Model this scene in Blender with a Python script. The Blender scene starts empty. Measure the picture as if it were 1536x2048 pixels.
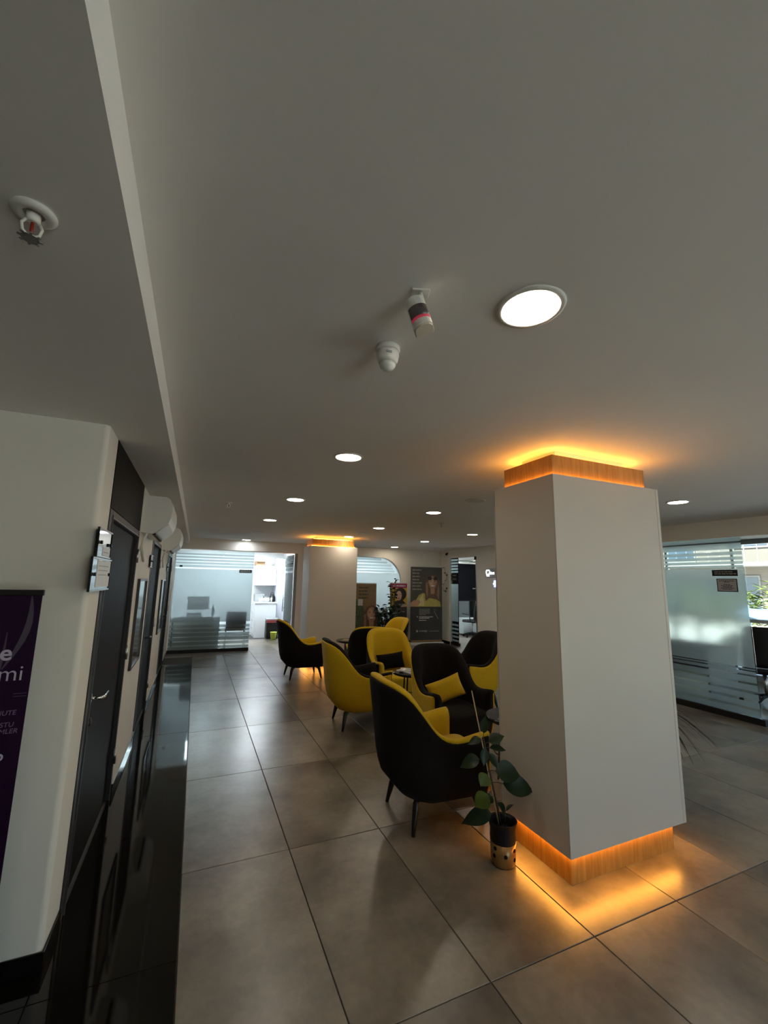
import bpy, bmesh, math, random
from mathutils import Vector, Matrix
R = math.radians
PI = math.pi
C = bpy.context.scene.collection
scn = bpy.context.scene
random.seed(7)

# ------------------------------------------------------------------ camera
cam_d = bpy.data.cameras.new('camera')
cam = bpy.data.objects.new('camera', cam_d)
C.objects.link(cam)
scn.camera = cam
_r = Vector((0.9151, -0.4028, 0.0190)); _u = Vector((-0.0824, -0.1406, 0.9866)); _f = Vector((0.3948, 0.9044, 0.1619))
_f.normalize(); _r = (_r - _f * _r.dot(_f)).normalized(); _u = _r.cross(_f)
cam.matrix_world = Matrix(((_r.x, _u.x, -_f.x, 0), (_r.y, _u.y, -_f.y, 0), (_r.z, _u.z, -_f.z, 1.6405), (0, 0, 0, 1)))
cam_d.sensor_fit = 'VERTICAL'
cam_d.sensor_height = 24.0
cam_d.lens = 843.58 / 2048 * 24.0
cam_d.clip_start = 0.02
cam_d.clip_end = 400

# ------------------------------------------------------------------ sky, sun, exposure
world = bpy.data.worlds.new('sky')
scn.world = world
world.use_nodes = True
wn = world.node_tree.nodes
wl = world.node_tree.links
wn.clear()
sky = wn.new('ShaderNodeTexSky')
sky.sky_type = 'NISHITA'
sky.sun_disc = False
sky.sun_elevation = R(52)
sky.sun_rotation = R(250)
bg = wn.new('ShaderNodeBackground')
bg.inputs['Strength'].default_value = 0.80
wo = wn.new('ShaderNodeOutputWorld')
wl.new(sky.outputs[0], bg.inputs[0])
wl.new(bg.outputs[0], wo.inputs[0])

sun_d = bpy.data.lights.new('sun', 'SUN')
sun_d.energy = 24.0
sun_d.angle = R(0.6)
sun_d.color = (1.0, 0.95, 0.86)
sun = bpy.data.objects.new('sun', sun_d)
C.objects.link(sun)
sun.rotation_euler = (R(8), R(-42), 0)
sun.location = (-20, 0, 30)

DOWNLIGHT_WARM, DOWNLIGHT_COLD = 56.0, 52.0
CEILING_PANEL = 30.0
LED_STRIP = 56.0

vs = scn.view_settings
vs.view_transform = 'Standard'
vs.look = 'None'
vs.exposure = 0.22
vs.gamma = 1.0
vs.use_curve_mapping = False
try:
    scn.cycles.use_denoising = True
    scn.cycles.max_bounces = 10
    scn.cycles.diffuse_bounces = 5
    scn.cycles.glossy_bounces = 5
    scn.cycles.transmission_bounces = 8
    scn.cycles.transparent_max_bounces = 16
    scn.cycles.sample_clamp_indirect = 6.0
    scn.cycles.caustics_reflective = False
    scn.cycles.caustics_refractive = False
except Exception:
    pass

def portal(name, loc, rot, sx, sy):
    d = bpy.data.lights.new(name, 'AREA')
    d.shape = 'RECTANGLE'
    d.size = sx
    d.size_y = sy
    d.cycles.is_portal = True
    o = bpy.data.objects.new(name, d)
    o.location = loc
    o.rotation_euler = rot
    C.objects.link(o)

portal('window_portal', (9.42, 4.0, 1.3), (0, R(90), 0), 2.4, 15.0)
portal('window_portal', (2.2, -4.05, 1.25), (R(90), 0, 0), 2.6, 2.4)
portal('window_portal', (8.0, 12.05, 1.2), (R(-90), 0, 0), 2.6, 2.4)

# ------------------------------------------------------------------ materials
MATS = {}
def mat(name, col, rough=0.5, metal=0.0, spec=0.5, noise=0.0, scale=8.0, bump=0.0, bscale=60.0, emit=None, estr=0.0, coat=0.0, col2=None, sheen=0.0, stretch=None):
    if name in MATS:
        return MATS[name]
    m = bpy.data.materials.new(name)
    m.use_nodes = True
    nt = m.node_tree
    b = nt.nodes['Principled BSDF']
    c4 = (*col, 1)
    b.inputs['Base Color'].default_value = c4
    b.inputs['Roughness'].default_value = rough
    b.inputs['Metallic'].default_value = metal
    b.inputs['Specular IOR Level'].default_value = spec
    b.inputs['Coat Weight'].default_value = coat
    b.inputs['Coat Roughness'].default_value = 0.05
    if sheen:
        b.inputs['Sheen Weight'].default_value = sheen
        b.inputs['Sheen Roughness'].default_value = 0.4
    tc = nt.nodes.new('ShaderNodeTexCoord')
    src = tc.outputs['Object']
    if stretch:
        mp = nt.nodes.new('ShaderNodeMapping')
        mp.inputs['Scale'].default_value = stretch
        nt.links.new(src, mp.inputs[0])
        src = mp.outputs[0]
    if noise or col2:
        n = nt.nodes.new('ShaderNodeTexNoise')
        n.inputs['Scale'].default_value = scale
        n.inputs['Detail'].default_value = 5
        nt.links.new(src, n.inputs['Vector'])
        rp = nt.nodes.new('ShaderNodeValToRGB')
        rp.color_ramp.elements[0].position = 0.3
        rp.color_ramp.elements[1].position = 0.7
        k = col2 if col2 else tuple(x * (1 - noise) for x in col)
        rp.color_ramp.elements[0].color = (*k, 1)
        rp.color_ramp.elements[1].color = c4
        nt.links.new(n.outputs['Fac'], rp.inputs[0])
        nt.links.new(rp.outputs[0], b.inputs['Base Color'])
    if bump:
        n2 = nt.nodes.new('ShaderNodeTexNoise')
        n2.inputs['Scale'].default_value = bscale
        n2.inputs['Detail'].default_value = 3
        nt.links.new(src, n2.inputs['Vector'])
        bp = nt.nodes.new('ShaderNodeBump')
        bp.inputs['Strength'].default_value = bump
        bp.inputs['Distance'].default_value = 0.004
        nt.links.new(n2.outputs['Fac'], bp.inputs['Height'])
        nt.links.new(bp.outputs[0], b.inputs['Normal'])
    if emit:
        b.inputs['Emission Color'].default_value = (*emit, 1)
        b.inputs['Emission Strength'].default_value = estr
    MATS[name] = m
    return m

def glass_mat(name, tint, gloss=0.12):
    m = bpy.data.materials.new(name)
    m.use_nodes = True
    nt = m.node_tree
    nt.nodes.clear()
    o = nt.nodes.new('ShaderNodeOutputMaterial')
    t = nt.nodes.new('ShaderNodeBsdfTransparent')
    t.inputs[0].default_value = (*tint, 1)
    g = nt.nodes.new('ShaderNodeBsdfGlossy')
    g.inputs['Roughness'].default_value = 0.02
    fr = nt.nodes.new('ShaderNodeFresnel')
    fr.inputs['IOR'].default_value = 1.45
    mx = nt.nodes.new('ShaderNodeMixShader')
    nt.links.new(fr.outputs[0], mx.inputs[0])
    nt.links.new(t.outputs[0], mx.inputs[1])
    nt.links.new(g.outputs[0], mx.inputs[2])
    nt.links.new(mx.outputs[0], o.inputs[0])
    MATS[name] = m
    return m

def frost_mat(name, tint, rough, trans, clear):
    """frosted film: blurred refraction, some diffuse transmission, some clear haze"""
    m = bpy.data.materials.new(name)
    m.use_nodes = True
    nt = m.node_tree
    nt.nodes.clear()
    o = nt.nodes.new('ShaderNodeOutputMaterial')
    rf = nt.nodes.new('ShaderNodeBsdfRefraction')
    rf.inputs['Color'].default_value = (*tint, 1)
    rf.inputs['Roughness'].default_value = rough
    rf.inputs['IOR'].default_value = 1.15
    tl = nt.nodes.new('ShaderNodeBsdfTranslucent')
    tl.inputs[0].default_value = (*tint, 1)
    df = nt.nodes.new('ShaderNodeBsdfDiffuse')
    df.inputs[0].default_value = (0.7, 0.75, 0.75, 1)
    tp = nt.nodes.new('ShaderNodeBsdfTransparent')
    tp.inputs[0].default_value = (*tint, 1)
    m1 = nt.nodes.new('ShaderNodeMixShader'); m1.inputs[0].default_value = trans
    m2 = nt.nodes.new('ShaderNodeMixShader'); m2.inputs[0].default_value = clear
    m3 = nt.nodes.new('ShaderNodeMixShader'); m3.inputs[0].default_value = 0.07
    nt.links.new(rf.outputs[0], m1.inputs[1]); nt.links.new(tl.outputs[0], m1.inputs[2])
    nt.links.new(m1.outputs[0], m2.inputs[1]); nt.links.new(tp.outputs[0], m2.inputs[2])
    nt.links.new(m2.outputs[0], m3.inputs[1]); nt.links.new(df.outputs[0], m3.inputs[2])
    nt.links.new(m3.outputs[0], o.inputs[0])
    MATS[name] = m
    return m

def tile_mat():
    m = bpy.data.materials.new('stone_tile')
    m.use_nodes = True
    nt = m.node_tree
    b = nt.nodes['Principled BSDF']
    ge = nt.nodes.new('ShaderNodeNewGeometry')
    oi = nt.nodes.new('ShaderNodeObjectInfo')
    ad = nt.nodes.new('ShaderNodeVectorMath'); ad.operation = 'MULTIPLY_ADD'
    cx = nt.nodes.new('ShaderNodeCombineXYZ')
    for i in range(3):
        nt.links.new(oi.outputs['Random'], cx.inputs[i])
    ad.inputs[1].default_value = (30, 50, 20)
    nt.links.new(cx.outputs[0], ad.inputs[0])
    nt.links.new(ge.outputs['Position'], ad.inputs[2])
    n1 = nt.nodes.new('ShaderNodeTexNoise'); n1.inputs['Scale'].default_value = 2.0; n1.inputs['Detail'].default_value = 8; n1.inputs['Roughness'].default_value = 0.6
    n2 = nt.nodes.new('ShaderNodeTexNoise'); n2.inputs['Scale'].default_value = 26; n2.inputs['Detail'].default_value = 5
    nt.links.new(ad.outputs[0], n1.inputs['Vector']); nt.links.new(ad.outputs[0], n2.inputs['Vector'])
    rp = nt.nodes.new('ShaderNodeValToRGB')
    rp.color_ramp.elements[0].position = 0.33; rp.color_ramp.elements[0].color = (0.066, 0.053, 0.039, 1)
    rp.color_ramp.elements[1].position = 0.70; rp.color_ramp.elements[1].color = (0.255, 0.222, 0.174, 1)
    nt.links.new(n1.outputs['Fac'], rp.inputs[0])
    mx = nt.nodes.new('ShaderNodeMixRGB'); mx.blend_type = 'OVERLAY'; mx.inputs[0].default_value = 0.25
    nt.links.new(rp.outputs[0], mx.inputs[1]); nt.links.new(n2.outputs['Fac'], mx.inputs[2])
    nt.links.new(mx.outputs[0], b.inputs['Base Color'])
    rr = nt.nodes.new('ShaderNodeMapRange')
    rr.inputs['To Min'].default_value = 0.23; rr.inputs['To Max'].default_value = 0.38
    nt.links.new(n1.outputs['Fac'], rr.inputs[0])
    nt.links.new(rr.outputs[0], b.inputs['Roughness'])
    b.inputs['Specular IOR Level'].default_value = 0.85
    MATS['stone_tile'] = m
    return m

def wood_mat():
    m = bpy.data.materials.new('amber_oak')
    m.use_nodes = True
    nt = m.node_tree
    b = nt.nodes['Principled BSDF']
    tc = nt.nodes.new('ShaderNodeTexCoord')
    mp = nt.nodes.new('ShaderNodeMapping'); mp.inputs['Scale'].default_value = (22, 22, 1.6)
    w = nt.nodes.new('ShaderNodeTexNoise'); w.inputs['Scale'].default_value = 1.6; w.inputs['Detail'].default_value = 6; w.inputs['Distortion'].default_value = 1.2
    nt.links.new(tc.outputs['Object'], mp.inputs[0]); nt.links.new(mp.outputs[0], w.inputs['Vector'])
    rp = nt.nodes.new('ShaderNodeValToRGB')
    rp.color_ramp.elements[0].position = 0.35; rp.color_ramp.elements[1].position = 0.65
    rp.color_ramp.elements[0].color = (0.36, 0.165, 0.030, 1); rp.color_ramp.elements[1].color = (0.50, 0.255, 0.050, 1)
    nt.links.new(w.outputs['Fac'], rp.inputs[0]); nt.links.new(rp.outputs[0], b.inputs['Base Color'])
    b.inputs['Roughness'].default_value = 0.45
    MATS['amber_oak'] = m
    return m

M_TILE = tile_mat()
M_WOOD = wood_mat()
M_GROUT = mat('grout', (0.06, 0.055, 0.05), 0.8, noise=0.2)
M_WALL = mat('wall_paint', (0.76, 0.72, 0.645), 0.6, noise=0.03, scale=3, bump=0.06, bscale=120)
M_CEIL = mat('ceiling_paint', (0.88, 0.855, 0.80), 0.75, noise=0.03, scale=2, bump=0.05, bscale=140)
M_COL = mat('column_paint', (0.57, 0.53, 0.475), 0.55, noise=0.03, scale=3, bump=0.05, bscale=150)
M_WHITE = mat('white_paint', (0.82, 0.83, 0.84), 0.5, noise=0.03, scale=4)
M_LACQ = mat('white_lacquer', (0.80, 0.83, 0.86), 0.3, noise=0.02, scale=4)
M_GRANITE = mat('black_granite', (0.006, 0.0055, 0.005), 0.05, spec=0.36, noise=0.4, scale=300)
M_BLACKDOOR = mat('black_door', (0.011, 0.011, 0.011), 0.5, spec=0.04, noise=0.2, scale=3)
M_DOORFRAME = mat('dark_frame', (0.030, 0.027, 0.028), 0.42, spec=0.3, noise=0.15, scale=5)
M_STEEL = mat('steel', (0.62, 0.62, 0.60), 0.28, metal=1.0, noise=0.06, scale=20)
M_CHROME = mat('chrome', (0.80, 0.80, 0.80), 0.10, metal=1.0, noise=0.04, scale=20)
M_BLACKMETAL = mat('black_metal', (0.012, 0.011, 0.011), 0.35, metal=0.3, noise=0.2, scale=30)
M_BLACKPL = mat('black_plastic', (0.010, 0.010, 0.011), 0.45, spec=0.25, noise=0.2, scale=30)
M_WHITEPL = mat('white_plastic', (0.74, 0.72, 0.66), 0.35, noise=0.03, scale=20)
M_GREYPL = mat('grey_plastic', (0.30, 0.31, 0.32), 0.45, noise=0.08, scale=20)
M_YELLOW = mat('mustard_velvet', (0.60, 0.375, 0.010), 0.85, noise=0.12, scale=70, bump=0.25, bscale=420, sheen=0.10, spec=0.2)
M_DARKFAB = mat('charcoal_velvet', (0.0125, 0.010, 0.009), 0.9, noise=0.25, scale=60, bump=0.25, bscale=420, sheen=0.03, spec=0.1)
M_GREYFAB = mat('grey_fabric', (0.17, 0.17, 0.19), 0.8, noise=0.12, scale=60)
M_PAPER = mat('paper', (0.78, 0.80, 0.82), 0.6, noise=0.03, scale=30)
M_INK = mat('ink', (0.010, 0.009, 0.008), 0.7, spec=0.1, noise=0.1)
M_LEAF = mat('rubber_leaf', (0.016, 0.032, 0.010), 0.40, spec=0.28, noise=0.5, scale=12, col2=(0.010, 0.022, 0.010))
M_LEAFY = mat('young_leaf', (0.075, 0.105, 0.006), 0.45, spec=0.25, noise=0.4, scale=12)
M_STEM = mat('stem', (0.05, 0.030, 0.016), 0.6, noise=0.3, scale=40)
M_STAKE = mat('bamboo_stake', (0.45, 0.30, 0.14), 0.6, noise=0.2, scale=30)
M_SOIL = mat('soil', (0.015, 0.010, 0.007), 0.9, noise=0.4, scale=60)
M_GOLD = mat('gold_glaze', (0.33, 0.175, 0.05), 0.32, metal=0.35, noise=0.2, scale=14)
M_MARBLE = mat('black_marble', (0.012, 0.011, 0.012), 0.12, spec=0.25, noise=0.5, scale=6)
M_GLASS = glass_mat('clear_glass', (0.90, 0.95, 0.95))
M_FROST = frost_mat('frosted_film', (0.96, 0.985, 0.98), 0.30, 0.40, 0.03)
M_FROSTNEAR = frost_mat('frosted_film_thin', (0.95, 0.985, 1.0), 0.13, 0.34, 0.10)
M_FROSTLOW = frost_mat('frosted_stripe', (0.88, 0.93, 0.94), 0.20, 0.40, 0.15)
M_LAMPW = mat('lamp_warm', (0.9, 0.9, 0.9), 0.5, emit=(1.0, 0.87, 0.69), estr=DOWNLIGHT_WARM, noise=0.01)
M_LAMPC = mat('lamp_cold', (0.9, 0.9, 0.9), 0.5, emit=(0.86, 0.94, 1.0), estr=DOWNLIGHT_COLD, noise=0.01)
M_LAMPOFF = mat('lamp_off', (0.62, 0.60, 0.56), 0.4, noise=0.02)
M_PANEL = mat('ceiling_panel_light', (0.9, 0.9, 0.9), 0.5, emit=(0.84, 0.94, 1.0), estr=CEILING_PANEL, noise=0.01)
M_LED = mat('amber_led', (0.9, 0.5, 0.1), 0.5, emit=(1.0, 0.44, 0.065), estr=LED_STRIP, noise=0.01)
M_LEDTOP = mat('amber_led_cove', (0.9, 0.5, 0.1), 0.5, emit=(1.0, 0.46, 0.075), estr=LED_STRIP * 0.36, noise=0.01)
M_LEDLOW = mat('amber_led_dim', (0.9, 0.5, 0.1), 0.5, emit=(1.0, 0.44, 0.065), estr=LED_STRIP * 0.35, noise=0.01)
M_NEONW = mat('neon_white', (0.9, 0.9, 0.9), 0.5, emit=(0.85, 0.93, 1.0), estr=5.0, noise=0.01)
M_NEONB = mat('neon_blue', (0.9, 0.9, 0.9), 0.5, emit=(0.35, 0.45, 1.0), estr=4.0, noise=0.01)

# ------------------------------------------------------------------ mesh builder
class MB:
    def __init__(self):
        self.v = []; self.f = []; self.mi = []; self.mats = []; self.sm = []
        self.cur = 0; self.smooth = False
    def use(self, m):
        if m not in self.mats:
            self.mats.append(m)
        self.cur = self.mats.index(m)
        return self
    def face(self, idx, smooth=None):
        self.f.append(idx); self.mi.append(self.cur); self.sm.append(self.smooth if smooth is None else smooth)
    def poly(self, pts, smooth=False):
        b = len(self.v); self.v += [tuple(p) for p in pts]
        self.face(list(range(b, b + len(pts))), smooth)
    def box(self, x0, x1, y0, y1, z0, z1, bev=0.0, M=None):
        if bev <= 0:
            p = [(x, y, z) for z in (z0, z1) for (x, y) in ((x0, y0), (x1, y0), (x1, y1), (x0, y1))]
            q = [(3, 2, 1, 0), (4, 5, 6, 7), (0, 1, 5, 4), (1, 2, 6, 5), (2, 3, 7, 6), (3, 0, 4, 7)]
        else:
            e = bev; p = []
            for z, i in ((z0, e), (z0 + e, 0), (z1 - e, 0), (z1, e)):
                a, c, d, g = x0 + i, x1 - i, y0 + i, y1 - i
                if i:
                    p += [(a, d, z), (c, d, z), (c, d, z), (c, g, z), (c, g, z), (a, g, z), (a, g, z), (a, d, z)]
                    p[-8:] = [(a + 0, d, z), (c, d, z), (c, d, z), (c, g, z), (c, g, z), (a, g, z), (a, g, z), (a, d, z)]
                else:
                    p += [(a + e, d, z), (c - e, d, z), (c, d + e, z), (c, g - e, z), (c - e, g, z), (a + e, g, z), (a, g - e, z), (a, d + e, z)]
            q = []
            for k in range(3):
                for i in range(8):
                    j = (i + 1) % 8
                    q.append((k * 8 + i, k * 8 + j, (k + 1) * 8 + j, (k + 1) * 8 + i))
            q.append(tuple(reversed(range(8)))); q.append(tuple(range(24, 32)))
        if M is not None:
            p = [tuple(M @ Vector(t)) for t in p]
        b = len(self.v); self.v += p
        for t in q:
            self.face([b + i for i in t], False)
        return self
    def lathe(self, prof, n=24, M=None, cap0=True, cap1=True, smooth=True, a0=0.0):
        b = len(self.v); ring = []
        for (r, z) in prof:
            ring.append(len(self.v))
            for i in range(n):
                a = a0 + 2 * PI * i / n
                p = Vector((r * math.cos(a), r * math.sin(a), z))
                self.v.append(tuple(M @ p) if M is not None else tuple(p))
        for k in range(len(prof) - 1):
            for i in range(n):
                j = (i + 1) % n
                self.face([ring[k] + i, ring[k] + j, ring[k + 1] + j, ring[k + 1] + i], smooth)
        if cap0: self.face([ring[0] + i for i in reversed(range(n))], False)
        if cap1: self.face([ring[-1] + i for i in range(n)], False)
        return self
    def tube(self, pts, rad, n=8, cap=True):
        pts = [Vector(p) for p in pts]
        if not hasattr(rad, '__len__'): rad = [rad] * len(pts)
        rings = []
        prev = None
        for k, p in enumerate(pts):
            d = (pts[min(k + 1, len(pts) - 1)] - pts[max(k - 1, 0)]).normalized()
            if prev is None:
                a = Vector((0, 0, 1)) if abs(d.z) < 0.9 else Vector((1, 0, 0))
                x = d.cross(a).normalized()
            else:
                x = (prev - d * prev.dot(d)).normalized()
            prev = x
            y = d.cross(x)
            rings.append(len(self.v))
            for i in range(n):
                t = 2 * PI * i / n
                self.v.append(tuple(p + (x * math.cos(t) + y * math.sin(t)) * rad[k]))
        for k in range(len(pts) - 1):
            for i in range(n):
                j = (i + 1) % n
                self.face([rings[k] + i, rings[k] + j, rings[k + 1] + j, rings[k + 1] + i], True)
        if cap:
            self.face([rings[0] + i for i in reversed(range(n))], False)
            self.face([rings[-1] + i for i in range(n)], False)
        return self
    def grid(self, rows, closed_u=False, closed_v=False, smooth=True):
        nu, nv = len(rows), len(rows[0])
        b = len(self.v)
        for r in rows: self.v += [tuple(p) for p in r]
        for i in range(nu if closed_u else nu - 1):
            for j in range(nv if closed_v else nv - 1):
                i2, j2 = (i + 1) % nu, (j + 1) % nv
                self.face([b + i * nv + j, b + i2 * nv + j, b + i2 * nv + j2, b + i * nv + j2], smooth)
        return self
    def prism(self, pts2, z0, z1, M=None, smooth=False):
        """pts2 in the xy plane, extruded in z"""
        n = len(pts2)
        p = [(x, y, z0) for x, y in pts2] + [(x, y, z1) for x, y in pts2]
        if M is not None: p = [tuple(M @ Vector(t)) for t in p]
        b = len(self.v); self.v += p
        self.face([b + i for i in reversed(range(n))], False)
        self.face([b + n + i for i in range(n)], False)
        for i in range(n):
            j = (i + 1) % n
            self.face([b + i, b + j, b + n + j, b + n + i], smooth)
        return self
    def mesh(self, name, m=None):
        me = bpy.data.meshes.new(name)
        me.from_pydata(self.v, [], self.f)
        ms = self.mats if self.mats else [m]
        for k in ms: me.materials.append(k)
        if self.mats: me.polygons.foreach_set('material_index', self.mi)
        me.polygons.foreach_set('use_smooth', self.sm)
        me.update()
        bm = bmesh.new(); bm.from_mesh(me)
        bmesh.ops.remove_doubles(bm, verts=bm.verts, dist=1e-6)
        bmesh.ops.recalc_face_normals(bm, faces=bm.faces)
        bm.to_mesh(me); bm.free()
        return me
    def build(self, name, m=None, parent=None, recalc=True):
        o = bpy.data.objects.new(name, self.mesh(name, m))
        C.objects.link(o)
        if parent is not None: o.parent = parent
        return o

def thing(name, label, cat, loc=(0, 0, 0), rz=0.0, group=None):
    o = bpy.data.objects.new(name, None)
    C.objects.link(o)
    o.location = loc
    o.rotation_euler = (0, 0, rz)
    o.empty_display_size = 0.1
    o['label'] = label
    o['category'] = cat
    if group: o['group'] = group
    return o
def tag(o, label, cat, group=None):
    o['label'] = label; o['category'] = cat
    if group: o['group'] = group
    return o
def struct(o):
    o['kind'] = 'structure'
    return o
def sroot(name, loc=(0, 0, 0)):
    o = bpy.data.objects.new(name, None)
    C.objects.link(o); o.location = loc; o['kind'] = 'structure'
    o.empty_display_size = 0.1
    return o
def dup(root, loc, rz, label, group=None):
    r = root.copy(); C.objects.link(r)
    r.location = loc; r.rotation_euler = (0, 0, rz); r['label'] = label
    if group: r['group'] = group
    for ch in list(root.children):
        c = ch.copy(); C.objects.link(c); c.parent = r
        for g in list(ch.children):
            d = g.copy(); C.objects.link(d); d.parent = c
    return r
def lettering(name, s, size, m, parent, M, align='LEFT', shear=0.0, thick=0.0008, weight=0.0, spacing=1.0):
    """flat printed text lying in the local xy plane of M (x right, y up, z out of the surface)"""
    c = bpy.data.curves.new(name, 'FONT')
    c.body = s; c.size = size; c.align_x = align; c.shear = shear; c.extrude = thick; c.offset = weight
    c.space_character = spacing
    c.materials.append(m)
    tmp = bpy.data.objects.new(name, c); C.objects.link(tmp)
    dg = bpy.context.evaluated_depsgraph_get(); dg.update()
    me = bpy.data.meshes.new_from_object(tmp.evaluated_get(dg))
    bpy.data.objects.remove(tmp); bpy.data.curves.remove(c)
    me.name = name
    if not me.materials: me.materials.append(m)
    o = bpy.data.objects.new(name, me); C.objects.link(o)
    o['kind'] = 'stuff'
    o.parent = parent
    o.matrix_local = M
    return o
def frame(o, x, y):
    """matrix with given origin, x axis, y axis"""
    x = Vector(x).normalized(); y = Vector(y); y = (y - x * y.dot(x)).normalized(); z = x.cross(y)
    return Matrix(((x.x, y.x, z.x, o[0]), (x.y, y.y, z.y, o[1]), (x.z, y.z, z.z, o[2]), (0, 0, 0, 1)))
def ellipse(cx, cy, rx, ry, n=20, a0=0.0, a1=2 * PI):
    return [(cx + rx * math.cos(a0 + (a1 - a0) * i / n), cy + ry * math.sin(a0 + (a1 - a0) * i / n)) for i in range(n if abs(a1 - a0 - 2 * PI) < 1e-6 else n + 1)]
def flat(mb, pts, d, m, w=1.0):
    """one flat printed shape: 2-D points on plane y = -d (printed side faces -y)"""
    mb.use(m).poly([(x, -d, z) for x, z in pts])
def bars(mb, x, z, widths, h, gap, d, m, words=True):
    """rows of illegibly small print: short word blocks"""
    for i, w in enumerate(widths):
        zz = z - i * (h + gap)
        xx = x
        while xx < x + w - 1e-4:
            ww = min(random.uniform(1.6, 4.2) * h, x + w - xx) if words else w
            flat(mb, [(xx, zz), (xx + ww, zz), (xx + ww, zz - h), (xx, zz - h)], d, m)
            xx += ww + 0.45 * h

CEIL = 2.53
SOFFIT = 2.40
XL = -0.465          # left wall plane
XR = 6.43            # right partition plane
YF = 10.55           # far glass plane

# ------------------------------------------------------------------ floor
TW, TL, TX0, TY0 = 0.60157, 1.19135, 0.06074, 6.4522
fl = struct(MB().box(-4.0, 9.45, -4.1, 13.6, -0.20, -0.006).build('floor', M_GROUT))
tb = MB()
e, g = 0.002, 0.0022
w, l = TW - g, TL - g
p = [(g, g, -0.012), (w, g, -0.012), (w, l, -0.012), (g, l, -0.012), (g, g, -e), (w, g, -e), (w, l, -e), (g, l, -e),
     (g + e, g + e, 0), (w - e, g + e, 0), (w - e, l - e, 0), (g + e, l - e, 0)]
tb.v = p
for q in [(0, 1, 5, 4), (1, 2, 6, 5), (2, 3, 7, 6), (3, 0, 4, 7), (4, 5, 9, 8), (5, 6, 10, 9), (6, 7, 11, 10), (7, 4, 8, 11), (8, 9, 10, 11)]:
    tb.face(list(q), False)
tile_me = tb.mesh('tile', M_TILE)
for j in range(-6, 9):
    for i in range(-1, 16):
        y0 = TY0 - TL * (j + 1)
        x0 = TX0 + TW * i
        if i < 0 and y0 < 9.0: continue
        if y0 + TL < -3.6 or y0 > 13.2 or x0 > 9.2: continue
        if y0 + TL > 13.6: continue
        if x0 > 7.2 and y0 < 0.2: continue
        t = bpy.data.objects.new('tile', tile_me); C.objects.link(t); t.parent = fl
        t.location = (x0, y0, 0)
# polished black granite strip along the doors
strip = sroot('trim_1')
ys = [-4.0, -0.8, 2.291, 5.30, 8.28, 9.255]
for k in range(len(ys) - 1):
    MB().box(XL if ys[k] >= 2.2 else XL, TX0 - 0.002, ys[k] + 0.0012, ys[k + 1] - 0.0012, -0.012, 0.0003, 0.0015).build('slab', M_GRANITE, strip)
    if ys[k + 1] < 2.5:
        MB().box(-2.2, XL - 0.0024, ys[k] + 0.0012, min(ys[k + 1], 2.45) - 0.0012, -0.012, 0.0003, 0.0015).build('slab', M_GRANITE, strip)
MB().box(-2.2, XL - 0.0024, 2.2922, 2.449, -0.012, 0.0003, 0.0015).build('slab', M_GRANITE, strip)

# ------------------------------------------------------------------ ceiling and shell
struct(MB().box(-0.20, 9.6, -4.2, 13.7, CEIL, CEIL + 0.25).build('ceiling', M_CEIL))
struct(MB().box(-4.1, -0.20, -4.2, 13.7, SOFFIT, CEIL + 0.25).build('ceiling_soffit', M_CEIL))
struct(MB().box(-4.2, -4.0, -4.2, 2.6, -0.2, SOFFIT).build('wall_side', M_WALL))
# near wall block left of the doors (rounded outer corner)
wn_ = MB()
rc = 0.025
pts = [(-4.0, 2.45)] + [(XL - rc + rc * math.sin(a), 2.45 + rc - rc * math.cos(a)) for a in [PI / 2 * i / 6 for i in range(7)]] + [(XL, 2.70), (-0.75, 2.70), (-4.0, 2.70)]
wn_.prism(pts, 0, SOFFIT)
struct(wn_.build('wall_left_return', M_WALL))
struct(MB().box(-4.0, XL + 0.001, 2.440, 2.4499, 0, 0.075, 0.002).box(XL + 0.0001, XL + 0.010, 2.440, 2.70, 0, 0.075, 0.002).build('baseboard_left_return', M_GRANITE))
# left wall with three door openings
wlm = MB()
D1 = (2.70, 4.02); D2 = (5.24, 6.42); D3 = (8.06, 9.28)
for a, b_ in ((4.02, 5.24), (6.42, 8.06), (9.28, YF - 0.05)):
    wlm.box(-0.75, XL, a, b_, 0, SOFFIT)
for a, b_ in (D2, D3):
    wlm.box(-0.75, XL, a, b_, 2.10, SOFFIT)
struct(wlm.build('wall_left', M_WALL))
sk = sroot('baseboard_left')
for a, b_ in ((4.03, 5.23), (6.43, 8.05), (9.29, YF - 0.12)):
    MB().box(XL + 0.0002, XL + 0.012, a, b_, 0.0004, 0.075, 0.002).build('skirting', M_GRANITE, sk)
    MB().box(XL + 0.0002, XL + 0.016, a, b_, 0.0755, 0.081).build('edge_strip', M_STEEL, sk)

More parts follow.
